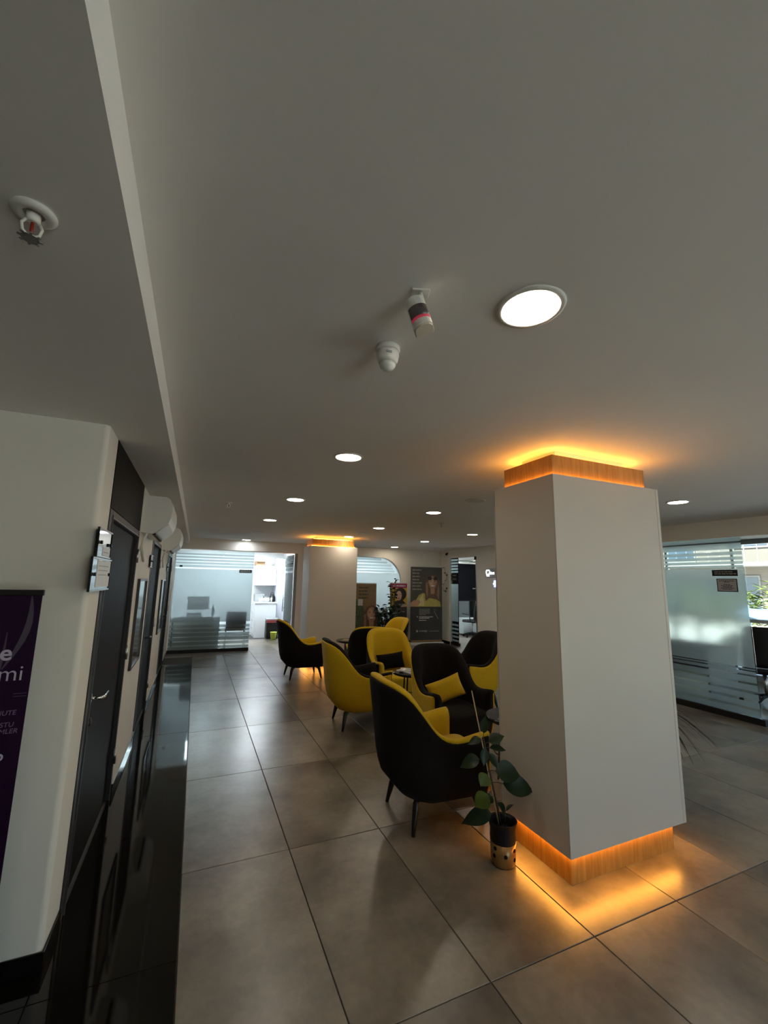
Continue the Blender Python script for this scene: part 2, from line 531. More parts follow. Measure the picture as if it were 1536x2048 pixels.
def black_door(n, y0, y1, top, over):
    d = sroot('door_%d' % n)
    f = MB()
    fw = 0.075
    f.box(-0.70, XL + 0.006, y0, y0 + fw, 0.0004, top, 0.003)
    f.box(-0.70, XL + 0.006, y1 - fw, y1, 0.0004, top, 0.003)
    f.box(-0.70, XL + 0.006, y0 + fw, y1 - fw, top - fw * 0.7, top, 0.003)
    f.build('frame', M_DOORFRAME, d)
    f = MB()
    f.box(XL + 0.0062, XL + 0.012, y0 + fw - 0.006, y0 + fw, 0.0004, top - 0.03)
    f.box(XL + 0.0062, XL + 0.012, y1 - fw, y1 - fw + 0.006, 0.0004, top - 0.03)
    f.box(XL + 0.0062, XL + 0.012, y0 + fw, y1 - fw, top - 0.05, top - 0.042)
    f.build('edge_trim', mat('dull_trim', (0.10, 0.10, 0.10), 0.35, metal=0.6, noise=0.05), d)
    MB().box(XL - 0.06, XL - 0.018, y0 + fw + 0.004, y1 - fw - 0.004, 0.004, top - fw * 0.7 - 0.004, 0.003).build('leaf', M_BLACKDOOR, d)
    # lock plate, rose and lever near the latch edge
    ly = y0 + fw + 0.07
    MB().box(XL - 0.0178, XL - 0.012, ly - 0.022, ly + 0.022, 0.80, 1.06, 0.002).build('lock_plate', M_STEEL, d)
    h = MB()
    h.lathe([(0.024, 0), (0.024, 0.012)], 16, Matrix.Translation((XL - 0.0119, ly, 0.985)) @ Matrix.Rotation(R(90), 4, 'Y'))
    h.tube([(XL, ly, 0.985), (XL + 0.045, ly, 0.985), (XL + 0.055, ly + 0.015, 0.985), (XL + 0.055, ly + 0.125, 0.985)], 0.009, 10)
    h.build('lever_handle', M_BLACKMETAL if n > 1 else M_CHROME, d)
    k = MB()
    k.lathe([(0.022, 0), (0.022, 0.02), (0.014, 0.024)], 16, Matrix.Translation((XL - 0.0119, ly, 0.865)) @ Matrix.Rotation(R(90), 4, 'Y'))
    k.build('key_rose', M_BLACKMETAL, d)
    for z in (0.25, 1.0, 1.75):
        MB().lathe([(0.009, z), (0.009, z + 0.11)], 10, Matrix.Translation((XL + 0.016, y1 - fw + 0.004, 0))).build('hinge', M_STEEL, d)
    if over:
        MB().box(-0.70, XL + 0.004, y0, y1, top + 0.004, SOFFIT - 0.001, 0.002).build('overpanel', M_BLACKDOOR, d)
    return d
black_door(1, *D1, 2.01, True)
black_door(2, *D2, 2.06, False)
black_door(3, *D3, 2.06, False)

# ------------------------------------------------------------------ shell of the far side
wf = MB()
wf.box(-0.75, XR, YF - 0.05, YF + 0.05, 2.29, CEIL)                 # lintel over the glass
wf.box(2.27, 2.42, YF - 0.05, YF + 0.05, 0, 2.29)                  # pier beside the open door
wf.box(2.62, 3.35, YF - 0.05, YF + 0.05, 0, 2.29)
struct(wf.build('wall_far', M_WALL))
# wall with the rounded glass opening
aw = MB()
x0, x1, zt, zb, rr = 3.35, 5.12, 2.27, 0.09, 0.62
xs = []
outer = []
for i in range(13):
    a = PI / 2 - PI / 2 * i / 12
    xs.append((x1 - rr + rr * math.cos(a), zt - rr * (1 - math.sin(a))))
for (xa, za), (xb, zb_) in zip(xs[:-1], xs[1:]):
    aw.v += []
    b0 = len(aw.v)
    aw.v += [(xa, YF - 0.05, za), (xb, YF - 0.05, zb_), (xb, YF - 0.05, 2.29), (xa, YF - 0.05, 2.29), (xa, YF + 0.05, za), (xb, YF + 0.05, zb_), (xb, YF + 0.05, 2.29), (xa, YF + 0.05, 2.29)]
    for q in [(0, 1, 2, 3), (7, 6, 5, 4), (0, 4, 5, 1)]:
        aw.face([b0 + t for t in q], False)
aw.box(x0, x1 - rr, YF - 0.05, YF + 0.05, zt, 2.29)
aw.box(x1, XR + 0.1, YF - 0.05, YF + 0.05, 0, 2.29)
aw.box(x0, x1, YF - 0.05, YF + 0.05, 0, zb)
struct(aw.build('wall_far_arch', M_WALL))

def film_stripes(parent, axis, plane, a, b_, zt0, zt1, zb0, zb1, ztop_film, breaks):
    """horizontal film stripes with clear gaps, above and below the frosted field. axis 'x': stripes run along x at y=plane."""
    def st(s0, s1, z0, z1):
        m = MB()
        if axis == 'x': m.box(s0, s1, plane, plane + 0.0012, z0, z1)
        else: m.box(plane, plane + 0.0012, s0, s1, z0, z1)
        m.build('film_stripe', M_FROSTLOW, parent)
    n = 5
    step = (zt1 - zt0) / n
    for k in range(n):
        z0 = zt0 + k * step
        gap = 0.25 + 0.09 * k
        st(a, b_, z0 + step * 0.0, z0 + step * (1 - gap * 0.75))
    n = 6
    step = (zb1 - zb0) / n
    for k in range(n):
        z0 = zb0 + k * step
        gap = 0.22 + 0.05 * abs(k - 3)
        st(a, b_, z0, z0 + step * (1 - gap))

# window_1: glass partition of the left room
w1 = sroot('window_1')
MB().box(XL + 0.02, 1.235, YF - 0.006, YF + 0.006, 0.075, 2.27).build('pane', M_GLASS, w1)
MB().box(XL, 1.24, YF - 0.025, YF + 0.025, 0.0004, 0.072, 0.003).build('base_rail', M_BLACKPL, w1)
MB().box(XL, 2.27, YF - 0.02, YF + 0.02, 2.272, 2.289).build('head_rail', M_STEEL, w1)
MB().box(XL, XL + 0.02, YF - 0.02, YF + 0.02, 0.073, 2.271).build('side_rail', M_WHITEPL, w1)
MB().box(XL + 0.02, 1.235, YF - 0.0078, YF - 0.0064, 0.66, 1.84).build('frosted_film', M_FROSTNEAR, w1)
film_stripes(w1, 'x', YF - 0.0078, XL + 0.02, 1.235, 1.87, 2.22, 0.08, 0.63, 1.84, None)
sg = MB(); sg.box(0.92, 1.20, YF - 0.012, YF - 0.0085, 1.77, 1.845)
s_o = sg.build('name_plate', M_BLACKPL, w1)
sb = MB()
for r_ in range(2):
    xx = 0.94
    while xx < 1.16:
        ww = random.uniform(0.02, 0.05); sb.box(xx, min(xx + ww, 1.18), YF - 0.0135, YF - 0.0122, 1.815 - r_ * 0.025, 1.825 - r_ * 0.025); xx += ww + 0.008
sb.build('lettering', M_PAPER, s_o)['kind'] = 'stuff'
MB().box(-0.36, -0.30, YF - 0.012, YF - 0.0085, 1.87, 1.91).build('sensor_sticker', M_BLACKPL, w1)

# window_2: rounded glass
w2 = sroot('window_2')
pl = [(x0, zb), (x1, zb)] + [(x, z) for x, z in reversed(xs)] + [(x0, zt)]
Mx = Matrix(((1, 0, 0, 0), (0, 0, -1, YF + 0.006), (0, 1, 0, 0), (0, 0, 0, 1)))
MB().prism(pl, 0, 0.012, Mx).build('pane', M_GLASS, w2)
ft = MB()
zc = 1.86
pf = [(x0, zb), (x1 - 0.002, zb)] + [(min(x, x1 - 0.002), z) for x, z in reversed(xs) if z <= zc] + [(x1 - rr + math.sqrt(max(rr ** 2 - (zc - (zt - rr)) ** 2, 0)), zc), (x0, zc)]
ft.prism(pf, 0.0124, 0.0136, Mx)
ft.build('frosted_film', M_FROST, w2)
for k, (za, zb2, xe) in enumerate([(1.885, 1.93, 4.95), (1.955, 2.005, 4.90), (2.03, 2.085, 4.85), (2.115, 2.165, 4.72), (2.19, 2.265, 4.55)]):
    MB().box(x0, xe, YF - 0.0076, YF - 0.0064, za, zb2).build('film_stripe', M_FROSTLOW, w2)
rim = MB()
rim.tube([(x0, YF - 0.052, zt)] + [(x, YF - 0.052, z) for x, z in xs] + [(x1, YF - 0.052, zb)], 0.008, 6)
rim.build('edge_trim', M_STEEL, w2)

# the open glass door leaf of the left room
d4 = sroot('door_4')
MB().box(2.19, 2.20, YF + 0.05, YF + 1.0, 0.012, 2.25).build('leaf', M_GLASS, d4)
MB().box(2.1874, 2.1886, YF + 0.06, YF + 0.99, 0.60, 1.80).build('frosted_film', M_FROST, d4)
for z in (0.10, 0.22, 0.34, 0.46, 1.86, 1.95, 2.04, 2.13):
    MB().box(2.1874, 2.1886, YF + 0.06, YF + 0.99, z, z + 0.07).build('film_stripe', M_FROSTLOW, d4)
hd = MB()
hd.tube([(2.14, YF + 0.90, 0.80), (2.14, YF + 0.90, 1.25)], 0.012, 10)
hd.tube([(2.14, YF + 0.90, 0.9), (2.186, YF + 0.90, 0.9)], 0.008, 8)
hd.tube([(2.14, YF + 0.90, 1.15), (2.186, YF + 0.90, 1.15)], 0.008, 8)
hd.build('bar_handle', M_CHROME, d4)
MB().box(2.20, 2.268, YF - 0.04, YF + 0.04, 0.0004, 2.27).build('jamb', M_GREYPL, d4)

# rooms behind
struct(MB().box(-0.75, 9.6, 13.45, 13.6, 0, CEIL).build('wall_back', M_WHITE))
struct(MB().box(-0.75, -0.60, YF + 0.05, 13.45, 0, CEIL).build('wall_left_room', M_WHITE))
struct(MB().box(2.46, 2.60, YF + 0.05, 13.45, 0, CEIL).build('wall_partition', M_WHITE))
struct(MB().box(XR - 0.05, XR + 0.09, YF + 0.05, 13.45, 0, CEIL).build('wall_partition_far', M_WHITE))
for nm, (a, b_, c_, d_), lab in (('x', (0.1, 0.7, 11.5, 12.7), 'square ceiling light panel over the desk in the left room'),
                               ('x', (1.3, 1.9, 11.5, 12.7), 'square ceiling light panel over the counter in the left room'),
                               ('x', (3.2, 3.8, 11.5, 12.7), 'ceiling light panel behind the left half of the rounded glass'),
                               ('x', (4.7, 5.3, 11.5, 12.7), 'ceiling light panel behind the right half of the rounded glass'),
                               ('x', (7.4, 8.0, 10.0, 11.2), 'unseen ceiling light panel added to brighten the far right room')):  # this last panel is added only to brighten the dim room
    t = thing('ceiling_panel_light', lab, 'ceiling light', ((a + b_) / 2, (c_ + d_) / 2, CEIL), 0)
    hx, hy = (b_ - a) / 2, (d_ - c_) / 2
    f = MB()
    f.box(-hx - 0.02, hx + 0.02, -hy - 0.02, -hy, -0.02, -0.0005); f.box(-hx - 0.02, hx + 0.02, hy, hy + 0.02, -0.02, -0.0005)
    f.box(-hx - 0.02, -hx, -hy, hy, -0.02, -0.0005); f.box(hx, hx + 0.02, -hy, hy, -0.02, -0.0005)
    f.build('frame', M_WHITEPL, t)
    MB().box(-hx, hx, -hy, hy, -0.012, -0.004).build('diffuser', M_PANEL, t)

# ------------------------------------------------------------------ right side: partition, bulkhead, glass facade
wr = MB()
wr.box(XR - 0.05, XR + 0.06, -4.0, YF - 0.05, 2.30, CEIL)                  # bulkhead
wr.box(XR - 0.05, XR + 0.06, 6.2, 8.78, 0, 2.30)                            # wall with the glowing sign
wr.box(XR - 0.05, XR + 0.06, 10.02, YF - 0.05, 0, 2.30)
struct(wr.build('wall_right', M_WALL))
struct(MB().box(XR - 0.062, XR - 0.0502, 6.2, 8.78, 0.0004, 0.075).box(5.12, XR - 0.052, YF - 0.062, YF - 0.0502, 0.0004, 0.075).box(XR - 0.062, XR - 0.0502, 10.02, YF - 0.065, 0.0004, 0.075).build('baseboard_right', M_GRANITE))
struct(MB().box(XR + 0.06, 9.40, 6.9, 7.0, 0, CEIL).build('wall_right_partition', M_WHITE))
w3 = sroot('window_3')
MB().box(XR - 0.006, XR + 0.006, 3.13, 6.2, 0.075, 2.298).build('pane', M_GLASS, w3)
MB().box(XR - 0.03, XR + 0.03, 3.09, 6.2, 0.0004, 0.074, 0.003).build('base_rail', M_BLACKPL, w3)
MB().box(XR - 0.0078, XR - 0.0064, 3.14, 6.2, 0.66, 1.89).build('frosted_film', M_FROST, w3)
MB().box(XR - 0.0078, XR - 0.0064, 3.14, 6.2, 2.245, 2.297).build('film_stripe', M_FROSTLOW, w3)
zz = [(1.905, 1.935), (1.95, 1.985), (2.005, 2.045), (2.07, 2.115), (2.145, 2.225)]
for a, b_ in zz:
    MB().box(XR - 0.0078, XR - 0.0064, 3.14, 6.2, a, b_).build('film_stripe', M_FROSTLOW, w3)
for a, b_ in [(0.08, 0.15), (0.18, 0.25), (0.28, 0.35), (0.38, 0.455), (0.48, 0.555), (0.575, 0.615), (0.628, 0.648)]:
    MB().box(XR - 0.0078, XR - 0.0064, 3.14, 6.2, a, b_).build('film_stripe', M_FROSTLOW, w3)
# plates on the frosted glass
pt = thing('door_plate', 'black name plate stuck high on the right frosted glass', 'sign', (XR - 0.008, 3.36, 1.835))
MB().box(-0.004, -0.0003, -0.15, 0.15, -0.04, 0.04, 0.0015).build('plate', M_BLACKPL, pt)
tb_ = MB()
for z, wd in ((0.014, 0.2), (-0.012, 0.24)):
    y = 0.12
    while y > 0.12 - wd:
        ww = random.uniform(0.02, 0.05); tb_.box(-0.0052, -0.0042, y - ww, y, z - 0.005, z + 0.005); y -= ww + 0.008
tb_.build('lettering', mat('grey_print', (0.35, 0.35, 0.34), 0.5, noise=0.05), pt)['kind'] = 'stuff'
pt = thing('notice', 'small grey framed notice on the right frosted glass under the name plate', 'sign', (XR - 0.008, 3.345, 1.675))
MB().box(-0.004, -0.0003, -0.12, 0.12, -0.085, 0.085, 0.0015).build('frame', M_BLACKPL, pt)
MB().box(-0.0048, -0.0041, -0.11, 0.11, -0.075, 0.075).build('sheet', mat('notice_grey', (0.34, 0.33, 0.34), 0.5, noise=0.05), pt)
tb_ = MB()
for k, wd in enumerate((0.18, 0.06, 0.0, 0.08, 0.14, 0.10, 0.15, 0.11)):
    z = 0.055 - k * 0.0155
    y = wd / 2
    while y > -wd / 2:
        ww = random.uniform(0.012, 0.03); tb_.box(-0.0056, -0.0049, max(y - ww, -wd / 2), y, z - 0.004, z + 0.004); y -= ww + 0.006
tb_.build('lettering', M_INK, pt)['kind'] = 'stuff'
# far right door with glass side panel
d5 = sroot('door_5')
MB().box(XR - 0.005, XR + 0.005, 9.66, 10.02, 0.075, 2.298).build('side_pane', M_GLASS, d5)
MB().box(XR - 0.0068, XR - 0.0056, 9.67, 10.01, 0.62, 1.60).build('frosted_film', M_FROSTLOW, d5)
for z in (0.10, 0.20, 0.30, 0.40, 0.50, 1.90, 1.98, 2.06, 2.14, 2.22):
    MB().box(XR - 0.0068, XR - 0.0056, 9.67, 10.01, z, z + 0.05).build('film_stripe', M_FROSTLOW, d5)
MB().box(XR - 0.03, XR + 0.03, 9.64, 10.02, 0.0004, 0.074, 0.002).build('base_rail', M_BLACKPL, d5)
MB().box(XR - 0.03, XR + 0.03, 8.78, 8.85, 0, 2.298).build('jamb', M_STEEL, d5)
MB().box(XR - 0.035, XR - 0.005, 8.76, 8.90, 2.22, 2.299, 0.003).build('closer', M_BLACKPL, d5)
MB().box(XR + 0.04, XR + 0.84, 8.86, 8.87, 0.012, 2.25).build('leaf', M_GLASS, d5)
hh = MB()
hh.box(XR + 0.02, XR + 0.05, 8.872, 8.90, 1.10, 1.62, 0.003)
hh.tube([(XR + 0.03, 8.90, 1.50), (XR + 0.03, 8.96, 1.50), (XR + 0.03, 9.06, 1.50)], 0.011, 8)
hh.build('lever_handle', M_CHROME, d5)
for k, z in enumerate((1.83, 1.735)):
    pt = thing('door_plate', ['upper', 'lower'][k] + ' of two black plates on the glass beside the far right doorway', 'sign', (XR - 0.0085, 9.86, z))
    MB().box(-0.004, -0.0003, -0.14, 0.14, -0.038, 0.038, 0.0015).build('plate', M_BLACKPL, pt)
    MB().box(-0.0052, -0.0042, -0.09, 0.08, -0.006, 0.006).build('lettering', MATS['grey_print'], pt)
# outer glass facade
fc = sroot('window_4')
for y in [-4.0 + 1.25 * k for k in range(15)]:
    MB().box(9.36, 9.42, y - 0.025, y + 0.025, 0.10, 2.45, 0.003).build('mullion', M_STEEL, fc)
for y in [-4.0 + 1.25 * k for k in range(14)]:
    MB().box(9.385, 9.395, y + 0.026, y + 1.224, 0.12, 2.44).build('pane', M_GLASS, fc)
MB().box(9.35, 9.43, -4.0, 13.45, 2.451, CEIL).build('head_rail', M_GREYPL, fc)
MB().box(9.35, 9.43, -4.0, 13.45, 0, 0.099).build('sill', M_GREYPL, fc)
MB().box(9.35, 9.3595, -4.0, 13.45, 1.02, 1.08).build('hand_rail', M_STEEL, fc)
# far exterior window behind the black blind
struct(MB().box(XR + 0.06, 7.55, 12.0, 12.1, 0, CEIL).box(9.15, 9.36, 12.0, 12.1, 0, CEIL).box(7.55, 9.15, 12.0, 12.1, 0, 0.30).box(7.55, 9.15, 12.0, 12.1, 2.44, CEIL).build('wall_right_room', M_WHITE))
w5 = sroot('window_5')
MB().box(7.60, 9.10, 12.045, 12.055, 0.35, 2.39).build('pane', M_GLASS, w5)
fm = MB()
fm.box(7.551, 7.60, 12.01, 12.09, 0.301, 2.439); fm.box(9.10, 9.149, 12.01, 12.09, 0.301, 2.439); fm.box(7.60, 9.10, 12.01, 12.09, 2.39, 2.439); fm.box(7.60, 9.10, 12.01, 12.09, 0.301, 0.35)
fm.build('frame', M_WHITEPL, w5)
# entrance glazing behind the camera
w6 = sroot('window_6')
for k in range(3):
    MB().box(1.0 + k * 1.2 - 0.03, 1.0 + k * 1.2 + 0.03, -4.05, -3.97, 0.08, 2.32, 0.003).build('mullion', M_STEEL, w6)
for k in range(2):
    MB().box(1.0 + k * 1.2 + 0.031, 2.2 + k * 1.2 - 0.031, -4.015, -4.005, 0.08, 2.32).build('pane', M_GLASS, w6)
struct(MB().box(-4.0, -0.2, -4.1, -3.95, 0, SOFFIT).box(-0.2, 0.969, -4.1, -3.95, 0, CEIL).box(3.431, 9.35, -4.1, -3.95, 0, CEIL).box(0.969, 3.431, -4.1, -3.95, 2.325, CEIL).box(0.969, 3.431, -4.1, -3.95, 0, 0.078).build('wall_entrance', M_WALL))

# ------------------------------------------------------------------ columns
def column(name, x0, x1, y0, y1, label):
    """body x0..x1, y0..y1; wood plinth and crown set back 5 cm, LED strips hidden on the ledges"""
    t = thing(name, label, 'column', ((x0 + x1) / 2, (y0 + y1) / 2, 0))
    hx, hy = (x1 - x0) / 2, (y1 - y0) / 2
    o = 0.055
    zb, zt, zc = 0.168, 2.325, 2.472
    r = 0.012
    pts = []
    for sx, sy, a0 in ((1, 1, 0), (-1, 1, 90), (-1, -1, 180), (1, -1, 270)):
        for k in range(4):
            a = R(a0 + 30 * k)
            pts.append((sx * (hx - r) + r * math.cos(a), sy * (hy - r) + r * math.sin(a)))
    MB().prism(pts, zb, zt).build('body', M_COL, t)
    # corner beads (slightly proud)
    for sx, sy in ((1, 1), (-1, 1), (-1, -1), (1, -1)):
        MB().box(sx * hx - 0.001 - (0.024 if sx > 0 else 0.0), sx * hx + 0.001 + (0.024 if sx < 0 else 0.0), sy * hy - 0.0015 if sy < 0 else sy * hy, sy * hy if sy < 0 else sy * hy + 0.0015, zb, zt).build('corner_bead', M_COL, t)
    MB().box(-hx + o, hx - o, -hy + o, hy - o, 0.0004, zb - 0.0005).build('plinth', M_WOOD, t)
    MB().box(-hx + o, hx - o, -hy + o, hy - o, zt + 0.0005, zc).build('crown', M_WOOD, t)
    MB().box(-hx + 0.16, hx - 0.16, -hy + 0.13, hy - 0.13, zc + 0.0005, CEIL - 0.0005).build('neck', M_COL, t)
    def ring(z0, z1, off, wdt, nm, lm=None):
        m = MB()
        a, b_ = hx - off, hy - off
        m.box(-a, a, -b_, -b_ + wdt, z0, z1); m.box(-a, a, b_ - wdt, b_, z0, z1)
        m.box(-a, -a + wdt, -b_ + wdt, b_ - wdt, z0, z1); m.box(a - wdt, a, -b_ + wdt, b_ - wdt, z0, z1)
        m.build(nm, lm or M_LED, t)
    ring(zb - 0.007, zb - 0.0008, 0.040, 0.010, 'led_strip')
    ring(zt + 0.0008, zt + 0.006, 0.040, 0.010, 'led_strip', M_LEDLOW)
    ring(zc + 0.0008, zc + 0.006, 0.085, 0.010, 'led_strip', M_LEDTOP)
    return t
column('column', 1.985, 2.975, 1.925, 2.50, 'large near column with glowing amber wood bands at floor and ceiling')
column('column', 2.06, 3.07, 8.40, 8.98, 'far column with an amber glowing crown behind the armchairs')

# ------------------------------------------------------------------ ceiling fittings
def downlight(x, y, z, kind, label, r=0.089):
    t = thing('ceiling_light', label, 'ceiling light', (x, y, z), 0, 'round recessed downlights')
    f = MB()
    f.lathe([(r, -0.004), (r + 0.004, -0.0075), (r + 0.018, -0.006), (r + 0.021, -0.0003), (r, -0.0003), (r, -0.004)], 32, cap0=False, cap1=False)
    f.build('frame', M_WHITEPL if kind != 'off' else M_WHITEPL, t)
    MB().lathe([(r - 0.0005, -0.0045), (r - 0.0005, -0.0008)], 32).build('diffuser', {'w': M_LAMPW, 'c': M_LAMPC, 'off': M_LAMPOFF}[kind], t)
    return t
LIGHTS = [
    (0.925, 0.958, CEIL, 'w', 'large lit round downlight nearest the camera beside the motion sensor'),
    (0.945, 2.832, CEIL, 'w', 'lit round downlight second from the camera in the row by the beam'),
    (0.952, 4.681, CEIL, 'w', 'lit round downlight third from the camera in the row by the beam'),
    (0.960, 6.546, CEIL, 'w', 'lit round downlight fourth from the camera in the row by the beam'),
    (0.995, 8.40, CEIL, 'off', 'unlit round downlight in the row by the beam, before the glass office'),
    (1.000, 10.25, CEIL, 'c', 'cold white round downlight right in front of the glass office'),
    (2.742, 4.680, CEIL, 'w', 'lit round downlight over the middle armchairs, left of the near column'),
    (2.771, 6.548, CEIL, 'w', 'lit round downlight between near and far column above the far armchairs'),
    (2.800, 8.20, CEIL, 'w', 'lit round downlight just in front of the far column crown'),
    (2.725, 3.75, CEIL, 'off', 'unlit round ceiling disc just left of the near column crown'),
    (2.808, 7.45, CEIL, 'off', 'unlit round ceiling disc in front of the far column'),
    (4.640, 6.50, CEIL, 'w', 'lit round downlight closest to the left edge of the near column'),
    (4.590, 8.224, CEIL, 'c', 'cold white round downlight in front of the tall banner'),
    (4.690, 10.014, CEIL, 'w', 'smallest lit round downlight above the red and yellow poster'),
    (4.618, 2.780, CEIL, 'w', 'lit round downlight right of the near column before the frosted glass'),
    (2.770, 0.95, CEIL, 'off', 'unlit round downlight in front of the near column, outside the picture'),
    (4.640, 0.95, CEIL, 'w', 'round downlight near the right partition, outside the picture'),
    (4.640, 4.68, CEIL, 'w', 'round downlight hidden behind the near column'),
    (-0.93, -0.5, SOFFIT, 'w', 'round downlight in the soffit above the purple banner'),
    (0.95, -0.95, CEIL, 'w', 'round downlight behind the camera, left one'),
    (2.77, -0.95, CEIL, 'w', 'round downlight behind the camera, middle one'),
    (4.64, -0.95, CEIL, 'w', 'round downlight behind the camera, right one'),
    (7.9, 4.2, CEIL, 'c', 'round downlight in the right room behind the frosted glass'),
    (8.0, 9.6, CEIL, 'c', 'round downlight in the far right room'),
]
for L in LIGHTS: downlight(*L)

def sprinkler(x, y, z, label, rz=0.0, s=1.0):
    t = thing('sprinkler', label, 'sprinkler', (x, y, z), rz, 'ceiling sprinklers')
    t.scale = (s, s, s)
    MB().lathe([(0.040, -0.0003), (0.041, -0.004), (0.034, -0.010), (0.022, -0.012), (0.020, -0.004)], 28).build('escutcheon', M_WHITEPL, t)
    b = MB()
    b.lathe([(0.013, -0.004), (0.013, -0.022), (0.009, -0.026)], 16)
    for sx in (-1, 1):
        b.tube([(sx * 0.011, 0, -0.022), (sx * 0.017, 0, -0.034), (sx * 0.014, 0, -0.050), (sx * 0.004, 0, -0.058)], 0.003, 6)
    b.lathe([(0.006, -0.056), (0.006, -0.062)], 10)
    b.build('yoke', M_WHITEPL, t)
    MB().lathe([(0.0032, -0.026), (0.0036, -0.04), (0.0028, -0.056)], 10).build('glass_bulb', mat('red_bulb', (0.25, 0.02, 0.01), 0.15, noise=0.1), t)
    d = MB()
    d.lathe([(0.016, -0.062), (0.016, -0.064)], 16)
    for k in range(8):
        a = 2 * PI * k / 8
        d.box(-0.0025, 0.0025, 0.013, 0.022, -0.064, -0.062, 0, Matrix.Rotation(a, 4, 'Z'))
    d.build('deflector', M_STEEL, t)
    return t
sprinkler(-0.378, 1.02, SOFFIT, 'white ceiling sprinkler on the low soffit at upper left', R(20))
sprinkler(0.284, 5.27, CEIL, 'tiny ceiling sprinkler left of the downlight row', 0.3)
sprinkler(3.344, 5.47, CEIL, 'tiny ceiling sprinkler above the middle armchairs', 0.9)

# motion sensor on a swivel bracket
t = thing('motion_sensor', 'white motion sensor hanging tilted from a ceiling bracket', 'sensor', (0.565, 1.045, CEIL), R(-20))
b = MB(); b.box(-0.028, 0.028, -0.02, 0.02, -0.006, -0.0003, 0.002); b.tube([(0, 0, -0.006), (0.004, 0, -0.022), (0.0, 0.0, -0.035)], 0.008, 8)
b.build('bracket', M_WHITEPL, t)
Mt = Matrix.Translation((-0.016, 0.010, -0.028)) @ Matrix.Rotation(R(-14), 4, 'X') @ Matrix.Rotation(R(-13), 4, 'Y') @ Matrix.Rotation(R(-18), 4, 'Z') @ Matrix.Scale(1.06, 4)
h = MB()
sec = [(-0.028, 0.022), (0.028, 0.022), (0.028, -0.004)] + [(0.028 * math.cos(a), -0.004 - 0.020 * math.sin(a)) for a in [PI * i / 10 for i in range(1, 10)]] + [(-0.028, -0.004)]
h.prism(sec, -0.105, 0.0, Mt)
h.build('housing', M_WHITEPL, t)
ln = MB()
arc = [(0.0284 * math.cos(a), -0.0045 - 0.0206 * math.sin(a)) for a in [PI * (0.10 + 0.80 * i / 10) for i in range(11)]]
ln.prism(arc, -0.076, -0.034, Mt, True)
ln.build('lens', mat('sensor_lens', (0.10, 0.08, 0.08), 0.2, noise=0.2), t)
MB().prism([(x * 1.01, y * 1.012) for x, y in arc], -0.085, -0.0762, Mt, True).build('indicator', mat('sensor_red', (0.45, 0.06, 0.09), 0.3, emit=(1.0, 0.05, 0.12), estr=0.15, noise=0.05), t)
h = MB(); h.prism([(x * 0.9, y * 0.9) for x, y in sec], -0.112, -0.1052, Mt); h.build('end_cap', mat('beige_plastic', (0.62, 0.54, 0.42), 0.4, noise=0.05), t)

t = thing('smoke_detector', 'white dome shaped smoke detector next to the motion sensor', 'detector', (0.603, 1.375, CEIL))
MB().lathe([(0.046, -0.0003), (0.047, -0.016), (0.043, -0.020)], 28).build('base', M_WHITEPL, t)
MB().lathe([(0.043, -0.0202), (0.044, -0.036), (0.040, -0.056), (0.034, -0.068)], 28).build('cover', M_WHITEPL, t)
MB().lathe([(0.033, -0.0682), (0.029, -0.082), (0.018, -0.094), (0.004, -0.098)], 28).build('dome', mat('milky_plastic', (0.66, 0.66, 0.62), 0.2, noise=0.04), t)
MB().box(-0.025, -0.003, -0.0462, -0.0440, -0.046, -0.038).build('label', M_GREYPL, t)

# ------------------------------------------------------------------ air conditioners
def aircon(y0, label, ln_=0.86):
    t = thing('air_conditioner', label, 'air conditioner', (XL, y0, 2.0))
    prof = [(0.0005, 0.015), (0.0005, 0.33), (0.17, 0.33), (0.205, 0.31), (0.225, 0.27), (0.228, 0.20), (0.222, 0.15), (0.205, 0.10)]
    prof2 = [(0.0005, 0.015), (0.09, 0.005), (0.115, 0.018), (0.205, 0.10)]
    Mp = Matrix(((1, 0, 0, 0), (0, 0, 1, 0), (0, 1, 0, 0), (0, 0, 0, 1)))
    m = MB(); m.prism(prof + [(0.115, 0.018), (0.09, 0.005)], 0, ln_, Mp); m.build('casing', M_WHITEPL, t)
    fp = MB(); fp.prism([(0.2065, 0.102), (0.2235, 0.151), (0.2295, 0.20), (0.2265, 0.272), (0.2225, 0.272), (0.225, 0.20), (0.219, 0.151), (0.203, 0.104)], 0.012, ln_ - 0.012, Mp); fp.build('front_panel', M_WHITEPL, t)
    fl_ = MB(); fl_.prism([(0.125, 0.022), (0.206, 0.097), (0.210, 0.092), (0.130, 0.015)], 0.03, ln_ - 0.03, Mp); fl_.build('louver', M_WHITE, t)
    sl = MB(); sl.box(0.086, 0.112, 0.06, ln_ - 0.06, 0.0005, 0.014); sl.build('air_slot', M_BLACKPL, t)
    ec = MB(); ec.lathe([(0.028, 0), (0.028, 0.0025)], 20, Matrix.Translation((0.05, -0.0001, 0.06)) @ Matrix.Rotation(R(90), 4, 'X')); ec.build('side_cap', M_WHITEPL, t)
    pp = MB(); pp.tube([(0.05, 0.03, 0.010), (0.03, 0.05, -0.04), (0.012, 0.10, -0.10), (0.012, 0.35, -0.22)], 0.010, 8); pp.build('drain_pipe', M_WHITEPL, t)
    return t
aircon(4.08, 'white wall mounted air conditioner beside the first black door')
aircon(6.62, 'second white air conditioner, further along the left wall')

